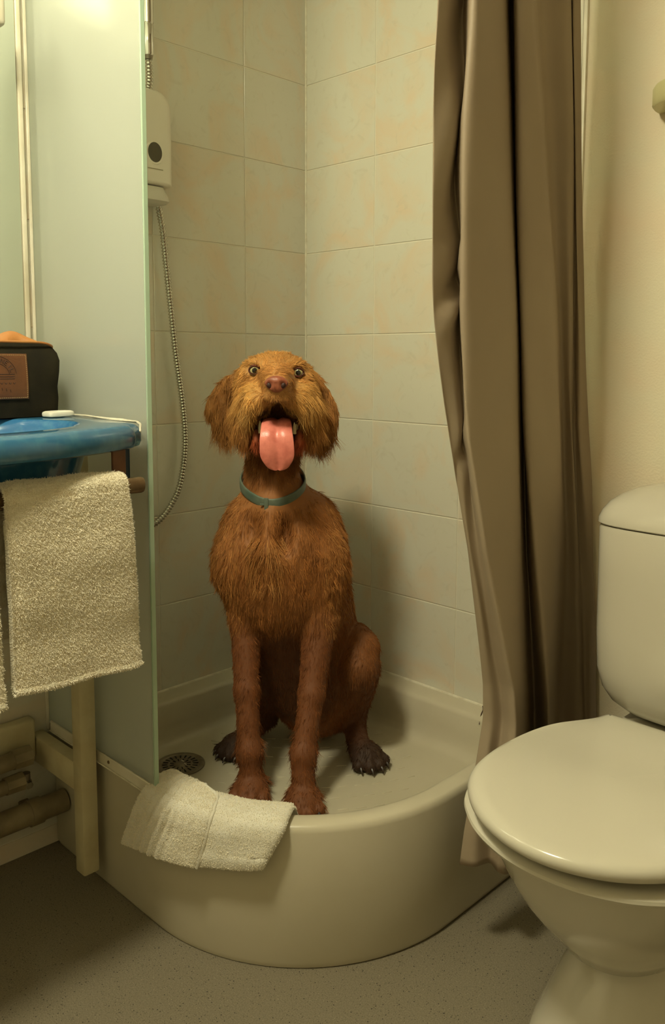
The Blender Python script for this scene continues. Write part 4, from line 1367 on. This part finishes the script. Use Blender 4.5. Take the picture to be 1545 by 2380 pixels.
# front legs
K_((-0.105, 0.095, 0.475), (-0.0985, 0.142, 0.35), 0.0285, 0.0225, 0.015, C_LEG)
K_((-0.0985, 0.142, 0.35), (-0.0905, 0.172, 0.245), 0.0225, 0.0205, 0.012, C_LEG)
E_((-0.0905, 0.174, 0.242), (0.0225, 0.021, 0.024), 0.012, C_LEG)
K_((-0.0905, 0.174, 0.242), (-0.088, 0.180, 0.192), 0.0195, 0.021, 0.012, C_LEG)
K_((0.041, 0.108, 0.475), (0.0265, 0.160, 0.35), 0.0325, 0.0235, 0.015, C_LEG)
K_((0.0265, 0.160, 0.35), (0.0135, 0.200, 0.255), 0.0235, 0.0205, 0.012, C_LEG)
E_((0.0125, 0.203, 0.250), (0.0225, 0.021, 0.024), 0.012, C_LEG)
K_((0.0125, 0.203, 0.250), (0.013, 0.216, 0.195), 0.0195, 0.021, 0.012, C_LEG)
def paw(x, y, ang, col, s=1.0):
    c, sn = math.cos(ang), math.sin(ang)
    def w(u, v, z): return (x+(u*c-v*sn)*s, y+(u*sn+v*c)*s, FZ+z*s)
    E_(w(0, -0.004, 0.021), (0.029*s, 0.036*s, 0.021*s), 0.010, col, rot(rz=ang))
    for u, v in ((-0.026, 0.016), (-0.0095, 0.028), (0.0095, 0.028), (0.026, 0.016)):
        K_(w(u*0.75, v-0.014, 0.018), w(u, v+0.004, 0.0125), 0.0118*s, 0.0112*s, 0.004, col)
    for u, v in ((-0.027, 0.031), (-0.010, 0.043), (0.010, 0.043), (0.027, 0.031)):
        claws.append((w(u, v-0.002, 0.012), w(u*1.03, v+0.007, 0.004), s))
claws = []
paw(-0.087, 0.192, 0.10, C_LEG, 1.06)
paw(0.013, 0.232, -0.05, C_LEG, 1.06)
# hind legs
E_((0.112, -0.022, 0.335), (0.047, 0.072, 0.100), 0.012, C_BODY, rot(rx=R_(-18), ry=R_(6)))
K_((0.128, 0.018, 0.39), (0.118, 0.035, 0.36), 0.034, 0.036, 0.02)
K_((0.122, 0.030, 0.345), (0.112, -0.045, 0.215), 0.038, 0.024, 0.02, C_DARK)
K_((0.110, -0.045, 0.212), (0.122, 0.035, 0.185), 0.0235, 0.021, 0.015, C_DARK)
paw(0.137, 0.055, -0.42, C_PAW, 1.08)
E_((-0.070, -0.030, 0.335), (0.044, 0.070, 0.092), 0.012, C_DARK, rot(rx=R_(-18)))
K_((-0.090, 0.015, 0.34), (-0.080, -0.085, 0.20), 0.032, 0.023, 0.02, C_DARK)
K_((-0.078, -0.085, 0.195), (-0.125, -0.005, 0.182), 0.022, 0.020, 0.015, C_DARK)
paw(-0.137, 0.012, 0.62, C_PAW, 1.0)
K_((0.04, -0.15, 0.20), (0.06, -0.185, 0.185), 0.016, 0.010, 0.02, C_DARK)
# head
HX = -0.042
E_((-0.0455, 0.055, 0.951), (0.066, 0.074, 0.044), 0.02, C_FACE)
E_((-0.0455, 0.095, 0.958), (0.054, 0.045, 0.028), 0.02, C_FACE)
E_((-0.080, 0.112, 0.9765), (0.016, 0.017, 0.008), 0.012, C_FACE)
E_((-0.0025, 0.112, 0.9730), (0.016, 0.017, 0.008), 0.012, C_FACE)
K_((-0.041, 0.10, 0.943), (-0.033, 0.215, 0.939), 0.041, 0.0255, 0.02, C_MUZ)
E_((-0.0325, 0.235, 0.9385), (0.0215, 0.015, 0.0185), 0.008, C_MUZ)
E_((-0.032, 0.222, 0.917), (0.0285, 0.022, 0.0145), 0.012, C_MUZ)
E_((-0.079, 0.150, 0.905), (0.030, 0.062, 0.034), 0.016, C_LIP, rot(rz=R_(-16)))
E_((0.008, 0.150, 0.905), (0.030, 0.062, 0.034), 0.016, C_LIP, rot(rz=R_(16)))
E_((-0.098, 0.095, 0.925), (0.022, 0.040, 0.044), 0.016, C_FACE)
E_((0.014, 0.095, 0.922), (0.022, 0.040, 0.044), 0.016, C_FACE)
E_((-0.101, 0.128, 0.868), (0.0165, 0.034, 0.042), 0.010, C_EAR, rot(ry=R_(-4)))
E_((0.0265, 0.128, 0.866), (0.0165, 0.034, 0.042), 0.010, C_EAR, rot(ry=R_(4)))
# lower jaw
# mouth hollow
E_((-0.0365, 0.195, 0.862), (0.044, 0.082, 0.031), 0.005, C_MOUTH, rot(rx=R_(4)), 1)
E_((-0.0350, 0.215, 0.886), (0.024, 0.060, 0.017), 0.005, C_MOUTH, None, 1)
E_((-0.0340, 0.220, 0.895), (0.0125, 0.050, 0.013), 0.004, C_MOUTH, None, 1)
# lower jaw
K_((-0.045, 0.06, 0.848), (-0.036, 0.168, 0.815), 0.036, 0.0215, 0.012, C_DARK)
E_((-0.0745, 0.150, 0.838), (0.0085, 0.026, 0.017), 0.006, C_GUM, rot(rx=R_(-14)))
E_((0.0025, 0.150, 0.838), (0.0075, 0.026, 0.017), 0.006, C_GUM, rot(rx=R_(-14)))
# eye sockets, nostril hollows, chest hollows; shade painted in as a darker tint
EYE = ((-0.0815, 0.1215, 0.9615), (0.0000, 0.1215, 0.9575))
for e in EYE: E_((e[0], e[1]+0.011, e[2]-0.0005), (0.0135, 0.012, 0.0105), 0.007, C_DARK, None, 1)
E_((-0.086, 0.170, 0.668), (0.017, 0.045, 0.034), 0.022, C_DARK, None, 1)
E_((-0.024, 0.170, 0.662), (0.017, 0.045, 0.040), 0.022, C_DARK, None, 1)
# ears: hanging flaps joined to the skull
K_((-0.100, 0.052, 0.960), (-0.124, 0.056, 0.940), 0.014, 0.013, 0.012, C_EAR)
E_((-0.148, 0.062, 0.908), (0.0235, 0.0105, 0.050), 0.006, C_EAR, rot(ry=R_(32)))
E_((-0.150, 0.066, 0.868), (0.0245, 0.0105, 0.046), 0.010, C_EAR, rot(ry=R_(-24)))
K_((0.012, 0.052, 0.956), (0.032, 0.056, 0.936), 0.014, 0.013, 0.012, C_EAR)
E_((0.0475, 0.062, 0.900), (0.0195, 0.0105, 0.050), 0.006, C_EAR, rot(ry=R_(-24)))
E_((0.0475, 0.066, 0.856), (0.0235, 0.0105, 0.048), 0.010, C_EAR, rot(ry=R_(10)))

def prim_dist(p, kind, dta):
    if kind == 'e':
        c, r, ro = dta; q = (p-c)@ro
        k0 = np.linalg.norm(q/r, axis=-1); k1 = np.linalg.norm(q/(r*r), axis=-1)+1e-9
        return k0*(k0-1.0)/k1
    a, b, ra, rb = dta; ab = b-a; t = np.clip(((p-a)@ab)/(ab@ab), 0, 1)
    return np.linalg.norm(p-(a+t[..., None]*ab), axis=-1)-(ra+(rb-ra)*t)
gx = np.arange(-0.215, 0.215, 0.0032); gy = np.arange(-0.22, 0.30, 0.0032)
gz = np.concatenate([np.arange(FZ-0.006, 0.21, 0.0025), np.arange(0.21, 0.77, 0.0042), np.arange(0.77, 1.02, 0.0026)])
PHI = np.full((len(gx), len(gy), len(gz)), 1.0, np.float32)
for kind, dta, k, col, op in prims:
    if kind == 'e': lo = dta[0]-dta[1].max(); hi = dta[0]+dta[1].max()
    else: m = max(dta[2], dta[3]); lo = np.minimum(dta[0], dta[1])-m; hi = np.maximum(dta[0], dta[1])+m
    lo = lo-0.05; hi = hi+0.05
    s = [slice(max(0, int(np.searchsorted(g, l))-1), int(np.searchsorted(g, h))+1) for g, l, h in zip((gx, gy, gz), lo, hi)]
    G = np.stack(np.meshgrid(gx[s[0]], gy[s[1]], gz[s[2]], indexing='ij'), -1)
    d = prim_dist(G, kind, dta); cur_ = PHI[s[0], s[1], s[2]]
    if op == 0:
        h = np.maximum(k-np.abs(cur_-d), 0)/k; PHI[s[0], s[1], s[2]] = np.minimum(cur_, d)-h*h*k*0.25
    else:
        d = -d; h = np.maximum(k-np.abs(cur_-d), 0)/k; PHI[s[0], s[1], s[2]] = np.maximum(cur_, d)+h*h*k*0.25
# flat soles
PHI = np.maximum(PHI, (FZ-gz)[None, None, :].astype(np.float32))
def surface_nets(PHI, axes):
    S = PHI < 0; nx, ny, nz = PHI.shape
    corners = [(i, j, k) for i in (0, 1) for j in (0, 1) for k in (0, 1)]
    cnt = sum(S[i:nx-1+i, j:ny-1+j, k:nz-1+k].astype(np.int8) for i, j, k in corners)
    act = (cnt > 0) & (cnt < 8); idx = np.full(act.shape, -1, np.int64); A = np.argwhere(act); idx[act] = np.arange(len(A))
    acc = np.zeros((len(A), 3)); num = np.zeros(len(A))
    X = [np.asarray(a) for a in axes]
    for c in corners:
        for ax in range(3):
            if c[ax]: continue
            e = list(c); e[ax] = 1
            ia = A+np.array(c); ib = A+np.array(e)
            va = PHI[ia[:, 0], ia[:, 1], ia[:, 2]]; vb = PHI[ib[:, 0], ib[:, 1], ib[:, 2]]
            m = (va < 0) != (vb < 0); t = np.where(m, va/(va-vb+1e-12), 0)
            pa = np.stack([X[q][ia[:, q]] for q in range(3)], -1); pb = np.stack([X[q][ib[:, q]] for q in range(3)], -1)
            acc[m] += (pa+(pb-pa)*t[:, None])[m]; num += m
    V = acc/num[:, None]; F = []
    for ax in range(3):
        sl0 = [slice(None)]*3; sl1 = [slice(None)]*3; sl0[ax] = slice(0, -1); sl1[ax] = slice(1, None)
        a = S[tuple(sl0)]; b = S[tuple(sl1)]; E = np.argwhere(a != b); o1, o2 = [(1, 2), (2, 0), (0, 1)][ax]
        E = E[(E[:, o1] > 0) & (E[:, o2] > 0) & (E[:, o1] < PHI.shape[o1]-1) & (E[:, o2] < PHI.shape[o2]-1)]
        inside = a[E[:, 0], E[:, 1], E[:, 2]]
        def cid(d1, d2):
            q = E.copy(); q[:, o1] += d1; q[:, o2] += d2; return idx[q[:, 0], q[:, 1], q[:, 2]]
        Q = np.stack([cid(-1, -1), cid(0, -1), cid(0, 0), cid(-1, 0)], 1)
        Q[~inside] = Q[~inside][:, ::-1]; F.append(Q)
    return V, np.concatenate(F)
DV, DF = surface_nets(PHI, (gx, gy, gz))
# colour of the coat per region, with painted shade in the hollows
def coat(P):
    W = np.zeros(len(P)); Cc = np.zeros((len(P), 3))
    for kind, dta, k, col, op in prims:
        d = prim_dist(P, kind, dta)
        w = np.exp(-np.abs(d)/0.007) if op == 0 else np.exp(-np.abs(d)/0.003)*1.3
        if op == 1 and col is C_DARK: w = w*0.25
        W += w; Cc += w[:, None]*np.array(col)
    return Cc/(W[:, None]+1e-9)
DC = coat(DV)
me = bpy.data.meshes.new('dog_body'); me.from_pydata(DV.tolist(), [], DF.tolist()); me.update()
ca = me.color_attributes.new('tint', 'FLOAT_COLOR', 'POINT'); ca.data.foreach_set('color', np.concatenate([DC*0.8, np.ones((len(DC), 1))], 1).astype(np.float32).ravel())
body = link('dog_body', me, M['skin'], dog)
sm = body.modifiers.new('sm', 'SMOOTH'); sm.factor = 0.5; sm.iterations = 2

# nose leather with nostrils
bm = bmesh.new()
for c, r in (((-0.0325, 0.247, 0.9405), (0.0205, 0.0105, 0.0155)),):
    bmesh.ops.create_uvsphere(bm, u_segments=40, v_segments=24, radius=1.0)
    for v in bm.verts:
        x, y, z = v.co
        pinch = 1-0.30*max(0, -z)
        q = Vector((c[0]+r[0]*x*pinch, c[1]+r[1]*y, c[2]+r[2]*z*(0.9 if z > 0 else 1.0)))
        for sx in (-1, 1):   # wings and nostril dents
            dx = (q.x-(c[0]+sx*0.0115))/0.0062; dz = (q.z-(c[2]-0.0015))/0.0068
            if y > 0: q.y -= 0.006*math.exp(-(dx*dx+dz*dz)*1.4)
        if y > 0: q.y -= 0.0022*math.exp(-((q.x-c[0])/0.0016)**2)*(1 if z < 0.2 else 0.2)
        v.co = q
nose = obj('nose', bm, M['nose'], dog, autos=False); nose['label'] = 'pinkish brown nose'
for sx in (-1, 1):
    bm = bmesh.new(); bmesh.ops.create_uvsphere(bm, u_segments=20, v_segments=12, radius=1.0)
    for v in bm.verts: v.co = Vector((-0.0325+sx*0.0118+0.0045*v.co.x+sx*0.001*v.co.z, 0.2508+0.0028*v.co.y, 0.9375+0.0050*v.co.z))
    obj('nostril', bm, M['nostril'], nose)
# eyes, looking at the camera
for e in EYE:
    c = Vector(e)+Vector((0, 0.0005, 0))
    look = (Vector((0.065, 1.697, 0.985))-c).normalized()
    q = look.to_track_quat('Z', 'Y').to_matrix().to_4x4()
    bm = bmesh.new(); bmesh.ops.create_uvsphere(bm, u_segments=36, v_segments=24, radius=0.0112); bm.transform(Matrix.Translation(c)@q)
    eo = obj('eye', bm, M['eyeball'], dog, autos=False)
    bm = bmesh.new(); loft(bm, [superring(0, 0, z, r, r, 2, 28) for z, r in ((0.0095, 0.0050), (0.01115, 0.0047), (0.0118, 0.0028), (0.0119, 0.0006))]); bm.transform(Matrix.Translation(c)@q); obj('pupil', bm, M['pupil'], eo)
    bm = bmesh.new()
    for k in range(1):
        rim = []
        for i in range(49):
            t = 2*PI*i/48; x = 0.0102*math.cos(t); z = 0.0080*math.sin(t)*(1 if math.sin(t) > 0 else 0.9); rim.append(Vector((x, z, math.sqrt(max(0, 0.0125**2-x*x-z*z)))))
        tube(bm, rim, 0.0016, 8, False)
    bm.transform(Matrix.Translation(c)@q); obj('eyelid_rim', bm, M['gum'], dog)
    bm = bmesh.new(); rr_ = []
    for k in range(13):
        el = math.radians(46+44*k/12); rr_.append([Vector((0.0126*math.cos(el)*math.cos(a), 0.0126*math.sin(el), 0.0126*math.cos(el)*math.sin(a))) for a in [2*PI*j/32 for j in range(32)]])
    loft(bm, rr_[:-1], True, True); bm.transform(Matrix.Translation(c)@q); obj('upper_eyelid', bm, M['lidskin'], dog)
# tongue
CL = catmull([(-0.037, 0.115, 0.864), (-0.0365, 0.155, 0.869), (-0.036, 0.190, 0.866), (-0.035, 0.210, 0.853), (-0.034, 0.218, 0.835), (-0.033, 0.217, 0.810), (-0.0325, 0.209, 0.787)], 10)
WD = [0.016, 0.022, 0.0265, 0.0285, 0.0305, 0.0295, 0.015]
rings = []; nC = len(CL)
for i, p in enumerate(CL):
    t = i/(nC-1)*6; w = cr([(a,) for a in WD], min(t, 5.999))[0]
    if i > nC-5: w *= (1-((i-(nC-5))/4.6)**2)**0.5
    T = (CL[min(i+1, nC-1)]-CL[max(i-1, 0)]).normalized(); S = Vector((1, 0, 0.0)); Nn = S.cross(T).normalized()
    if Nn.z < 0 and i < nC/2 or (i >= nC/2 and Nn.y < 0): Nn = -Nn
    ring = []
    for k in range(28):
        a = 2*PI*k/28; x = math.cos(a); y = math.sin(a)
        th = 0.0058*(1-0.35*abs(x)) if y > 0 else 0.005
        g = 0.0042*math.exp(-(x/0.13)**2)+(-0.0018*math.exp(-((abs(x)-0.5)/0.3)**2)) if y > 0 else 0
        curl = 0.004*abs(x)**2.2
        ring.append(p+S*(w*x)+Nn*(th*y-g+curl))
    rings.append(ring)
bm = bmesh.new(); loft(bm, rings); to = obj('tongue', bm, M['tongue'], dog, autos=False); to['label'] = 'long pink tongue hanging out'
ss = to.modifiers.new('s', 'SUBSURF'); ss.levels = 1; ss.render_levels = 1
# teeth
for x, y, z, h in ((-0.0675, 0.168, 0.860, 0.011), (-0.005, 0.168, 0.859, 0.009), (-0.070, 0.148, 0.858, 0.007), (-0.002, 0.148, 0.858, 0.006), (-0.072, 0.130, 0.858, 0.006)):
    bm = bmesh.new(); tube(bm, [(x, y, z-0.012), (x, y+0.001, z), (x*1.0, y+0.003, z+h*0.6), (x, y+0.006, z+h)], [0.0036, 0.0034, 0.0022, 0.0006], 10); obj('tooth', bm, M['tooth'], dog)
# claws
for a, b, s in claws:
    bm = bmesh.new(); tube(bm, [a, ((Vector(a)+Vector(b))/2+Vector((0, 0, 0.002))), b], [0.0032*s, 0.0028*s, 0.0009], 8); obj('claw', bm, M['claw'], dog)
# collar
bm = bmesh.new(); rings = []
cc = Vector((-0.0550, 0.060, 0.7455)); NN = 72
def field_at(p):
    i = int(round((p[0]-gx[0])/(gx[1]-gx[0]))); j = int(round((p[1]-gy[0])/(gy[1]-gy[0]))); k = int(np.argmin(np.abs(gz-p[2])))
    return PHI[i, j, k]
def neck_pt(t):
    dx, dy = math.sin(t), math.cos(t)
    for q in range(200):
        r = 0.03+q*0.0004; p = (cc.x+r*dx, cc.y+r*dy, cc.z-0.45*r*dy)
        if field_at(p) > 0: break
    return r
rad_ = [neck_pt(2*PI*i/NN) for i in range(NN)]
for _ in range(12): rad_ = [(rad_[i-1]+2*rad_[i]+rad_[(i+1) % NN])/4 for i in range(NN)]
for i in range(NN):
    t = 2*PI*i/NN; dx, dy = math.sin(t), math.cos(t); rr0 = rad_[i]+0.0045
    base = cc+Vector((rr0*dx, rr0*dy, -0.45*rr0*dy)); out = Vector((dx, dy, -0.15)).normalized(); up_ = Vector((0, 0.1*dy, 1)).normalized()
    ring = []
    for k in range(14):
        a = 2*PI*k/14; ring.append(base+out*(0.0022*math.copysign(abs(math.cos(a))**0.6, math.cos(a)))+up_*(0.0098*math.copysign(abs(math.sin(a))**0.7, math.sin(a))))
    rings.append(ring)
loft(bm, rings+[rings[0]], False, False); bmesh.ops.remove_doubles(bm, verts=bm.verts, dist=1e-5)
col = obj('collar', bm, M['collar'], dog, autos=False); col['label'] = 'grey-green collar'
bm = bmesh.new(); a = -0.06
bc = cc+Vector(((rad_[0]+0.0045)*math.sin(a), (rad_[0]+0.0045)*math.cos(a), -0.45*(rad_[0]+0.0045)*math.cos(a)))
box(bm, (bc.x-0.004, bc.y+0.001, bc.z-0.0115), (bc.x+0.004, bc.y+0.0045, bc.z+0.0115), 0.0012, 2)
box(bm, (bc.x-0.012, bc.y+0.001, bc.z-0.003), (bc.x-0.003, bc.y+0.0042, bc.z+0.001), 0.0012, 2)
obj('buckle', bm, M['collar'], col)

# ---- coat: short wiry hair, longer on the muzzle, ears, chest and backs of the legs
T1 = DF[:, [0, 1, 2]]; T2 = DF[:, [0, 2, 3]]; TR = np.concatenate([T1, T2])
a_, b_, c_ = DV[TR[:, 0]], DV[TR[:, 1]], DV[TR[:, 2]]
fn = np.cross(b_-a_, c_-a_); ar = np.linalg.norm(fn, axis=1)/2
cz_ = (a_+b_+c_)/3
dens = np.where(cz_[:, 2] > 0.77, 2.6, 1.0)*np.where(cz_[:, 1] < -0.05, 0.6, 1.0)
pr_ = ar*dens; pr_ /= pr_.sum()
NF = 125000
ti = RNG.choice(len(TR), NF, p=pr_)
u = RNG.random((NF, 1)); v = RNG.random((NF, 1)); m = (u+v) > 1; u = np.where(m, 1-u, u); v = np.where(m, 1-v, v)
P = a_[ti]+(b_[ti]-a_[ti])*u+(c_[ti]-a_[ti])*v
# smooth normals from the field
def fieldgrad(P, eps=0.004):
    ix = np.clip((P[:, 0]-gx[0])/(gx[1]-gx[0]), 1, len(gx)-2.001); iy = np.clip((P[:, 1]-gy[0])/(gy[1]-gy[0]), 1, len(gy)-2.001); iz = np.interp(P[:, 2], gz, np.arange(len(gz))); iz = np.clip(iz, 1, len(gz)-2.001)
    i = np.round(ix).astype(int); j = np.round(iy).astype(int); k = np.round(iz).astype(int)
    g = np.stack([(PHI[i+1, j, k]-PHI[i-1, j, k])/(gx[i+1]-gx[i-1]), (PHI[i, j+1, k]-PHI[i, j-1, k])/(gy[j+1]-gy[j-1]), (PHI[i, j, k+1]-PHI[i, j, k-1])/(gz[k+1]-gz[k-1])], -1)
    return g/(np.linalg.norm(g, axis=1)[:, None]+1e-9)
Nn = fieldgrad(P)
x, y, z = P.T
L_ = np.full(NF, 0.0105)
flow = np.tile(np.array([0, 0, -1.0]), (NF, 1)); lift = np.full(NF, 0.22)
head = z > 0.80
dn = np.sqrt((x+0.0325)**2+(y-0.245)**2+(z-0.94)**2)
# legs short, hind quarters short
legs = (z < 0.46) & (y > 0.09); L_[legs] = 0.0055
L_[(z < 0.46) & ~legs] = 0.0075
low = z < 0.20; L_[low] = 0.0065; lift[low] = 0.3
feather = (z < 0.30) & (z > 0.17) & (Nn[:, 1] < 0) & (y > 0.1); L_[feather] = 0.013; lift[feather] = 0.5
flow[low & (y > 0.1)] = np.array([0, 0.6, -0.8])
# chest tufts
ch = (z > 0.50) & (z < 0.70) & (y > 0.08); L_[ch] = 0.013; lift[ch] = 0.24
mid = ch & (np.abs(x+0.06) < 0.03) & (z < 0.65) & (z > 0.55); L_[mid] = 0.026; lift[mid] = 0.30
fade = ch & (z < 0.60); L_[fade] = 0.007+(L_[fade]-0.007)*np.clip((z[fade]-0.50)/0.10, 0, 1)
sd = (z > 0.45) & (z < 0.74) & (np.abs(x+0.03) > 0.08); L_[sd] = 0.012; lift[sd] = 0.28
nk = (z > 0.64) & (z < 0.80) & ~ch; L_[nk] = 0.013; lift[nk] = 0.3
sf = sd & (z < 0.56); L_[sf] = 0.0075+(L_[sf]-0.0075)*np.clip((z[sf]-0.45)/0.11, 0, 1)
# head
L_[head] = 0.010; lift[head] = 0.24
topm = head & (z > 0.965); L_[topm] = 0.012; flow[topm] = np.stack([(x[topm]+0.042)*7, -0.6+0*x[topm], 0.55+0*x[topm]], 1); lift[topm] = 0.28
cheek = head & (z <= 0.965) & (y > 0.06)
sx = np.sign(x+0.0375)
flow[cheek] = np.stack([0.55*sx[cheek], -0.35+0*x[cheek], -0.85+0*x[cheek]], 1)
beard = head & (y > 0.10) & (z < 0.918) & (z > 0.86) & (np.abs(x+0.036) > 0.048); L_[beard] = 0.024; lift[beard] = 0.20
lip_ = head & (y > 0.10) & (z < 0.918) & (z > 0.86) & (np.abs(x+0.036) <= 0.048); L_[lip_] = 0.007+0.010*np.clip((np.abs(x[lip_]+0.036)-0.02)/0.028, 0, 1); lift[lip_] = 0.12; flow[lip_] = np.stack([0.5*sx[lip_], -0.2+0*x[lip_], -1+0*x[lip_]], 1)
flow[beard] = np.stack([0.28*sx[beard], -0.1+0*x[beard], -1+0*x[beard]], 1)
flap_ = head & (y > 0.09) & (z <= 0.86) & (np.abs(x+0.036) > 0.045); L_[flap_] = 0.022; lift[flap_] = 0.2; flow[flap_] = np.stack([0.1*sx[flap_], 0*x[flap_], -1+0*x[flap_]], 1)
muz = head & (y > 0.15) & (z > 0.918); L_[muz] = 0.0065; flow[muz] = np.stack([0.7*sx[muz], -0.7+0*x[muz], -0.45+0*x[muz]], 1); lift[muz] = 0.15
near = dn < 0.034; L_[near] *= 0.5
ears = head & (y <= 0.082) & (((x < -0.112)) | (x > 0.026)); L_[ears] = 0.013; lift[ears] = 0.14; flow[ears] = np.array([0, 0.05, -1.0])
eartip = ears & (z < 0.855); L_[eartip] = 0.024
jaw = head & (z < 0.85) & (np.abs(x+0.04) < 0.05); L_[jaw] = 0.014; flow[jaw] = np.array([0, -0.2, -1.0])
brow = head & (z > 0.955) & (y > 0.10); L_[brow] = 0.009; lift[brow] = 0.3
# bare spots: nose, eyes, inside the mouth, soles
keep = (((x+0.0325)/0.021)**2+((y-0.248)/0.013)**2+((z-0.9405)/0.017)**2 > 1.0)
for e in EYE: keep &= (((x-e[0])/0.0135)**2+((z-e[2])/0.0105)**2 > 1.0) | (y < 0.09)
for c_, r_, q_ in (((-0.0365, 0.195, 0.862), (0.044, 0.082, 0.031), rot(rx=R_(4))), ((-0.035, 0.215, 0.886), (0.024, 0.06, 0.017), np.eye(3)), ((-0.034, 0.22, 0.895), (0.0125, 0.05, 0.013), np.eye(3))):
    dm = prim_dist(P, 'e', (np.array(c_), np.array(r_), q_)); keep &= (dm > 0.0022) | (z < 0.835)
keep &= ~((Nn[:, 2] < -0.6) & (z < FZ+0.006))
ck = np.abs(z-(0.7455-0.45*(y-0.060))); cz = (z > 0.70) & (z < 0.80); keep &= ~((ck < 0.012) & cz); L_[(ck < 0.03) & cz] = 0.006; lift[(ck < 0.03) & cz] = 0.08
jw = head & (np.abs(x+0.037) < 0.046) & (y > 0.10) & (z < 0.90) & (z > 0.822) & (Nn[:, 2] > 0.0); keep &= ~jw
# clumps: hairs lean toward a common direction per cell
cell = np.floor(P/0.011).astype(int); hsh = (cell[:, 0]*73856093 ^ cell[:, 1]*19349663 ^ cell[:, 2]*83492791) & 0xffff
rngc = np.random.default_rng(3).normal(0, 1, (65536, 3)); cl_r = rngc[hsh]
fl = flow/np.linalg.norm(flow, axis=1)[:, None]
tan = fl-Nn*np.sum(fl*Nn, axis=1)[:, None]; tan /= np.linalg.norm(tan, axis=1)[:, None]+1e-6
D = tan+Nn*lift[:, None]+cl_r*0.16+RNG.normal(0, 0.13, (NF, 3))
D /= np.linalg.norm(D, axis=1)[:, None]
L_ = L_*RNG.uniform(0.55, 1.25, NF)
bend = np.array([0, 0, -0.35])+cl_r*0.10+RNG.normal(0, 0.12, (NF, 3))
# no hair through the tray floor
endz = z+L_*(D[:, 2]+bend[:, 2]); over = endz < FZ+0.0005
D[over, 2] = np.abs(D[over, 2])*0.1; bend[over] *= np.array([1, 1, 0]); 
fc = coat(P)
tone = 1+0.16*rngc[hsh][:, 0]*0.6+RNG.normal(0, 0.14, NF)
gold = np.zeros(NF); gold[mid] = RNG.random(mid.sum())**3*0.8; gold[sd] = RNG.random(sd.sum())**3*0.6; gold[beard] = RNG.random(beard.sum())**2*0.4; gold[topm] = RNG.random(topm.sum())*0.35
fc = fc*(1-gold[:, None])+np.array(lin((214, 160, 92)))*gold[:, None]
fc = np.clip(fc*np.clip(tone, 0.55, 1.6)[:, None], 0.004, 0.9)
K = keep
fur = fur_object('fur_coat', body, P[K], D[K], L_[K], fc[K], 0.00042, 4, bend[K], M['fur'])
# a few stray whiskers on the chin and muzzle
NWk = 60
wp = []; wd = []
for k in range(NWk):
    s = -1 if k % 2 else 1; wp.append((-0.036+s*random.uniform(0.03, 0.05), random.uniform(0.15, 0.20), random.uniform(0.885, 0.915))); wd.append((s*random.uniform(0.3, 0.9), random.uniform(0, 0.5), random.uniform(-0.9, -0.2)))
wd = np.array(wd); wd /= np.linalg.norm(wd, axis=1)[:, None]
fur_object('whiskers', body, np.array(wp), wd, RNG.uniform(0.02, 0.04, NWk), np.tile(np.array(lin((210, 170, 110))), (NWk, 1)), 0.0003, 5, np.tile(np.array([0, 0, -0.3]), (NWk, 1)), M['fur'])
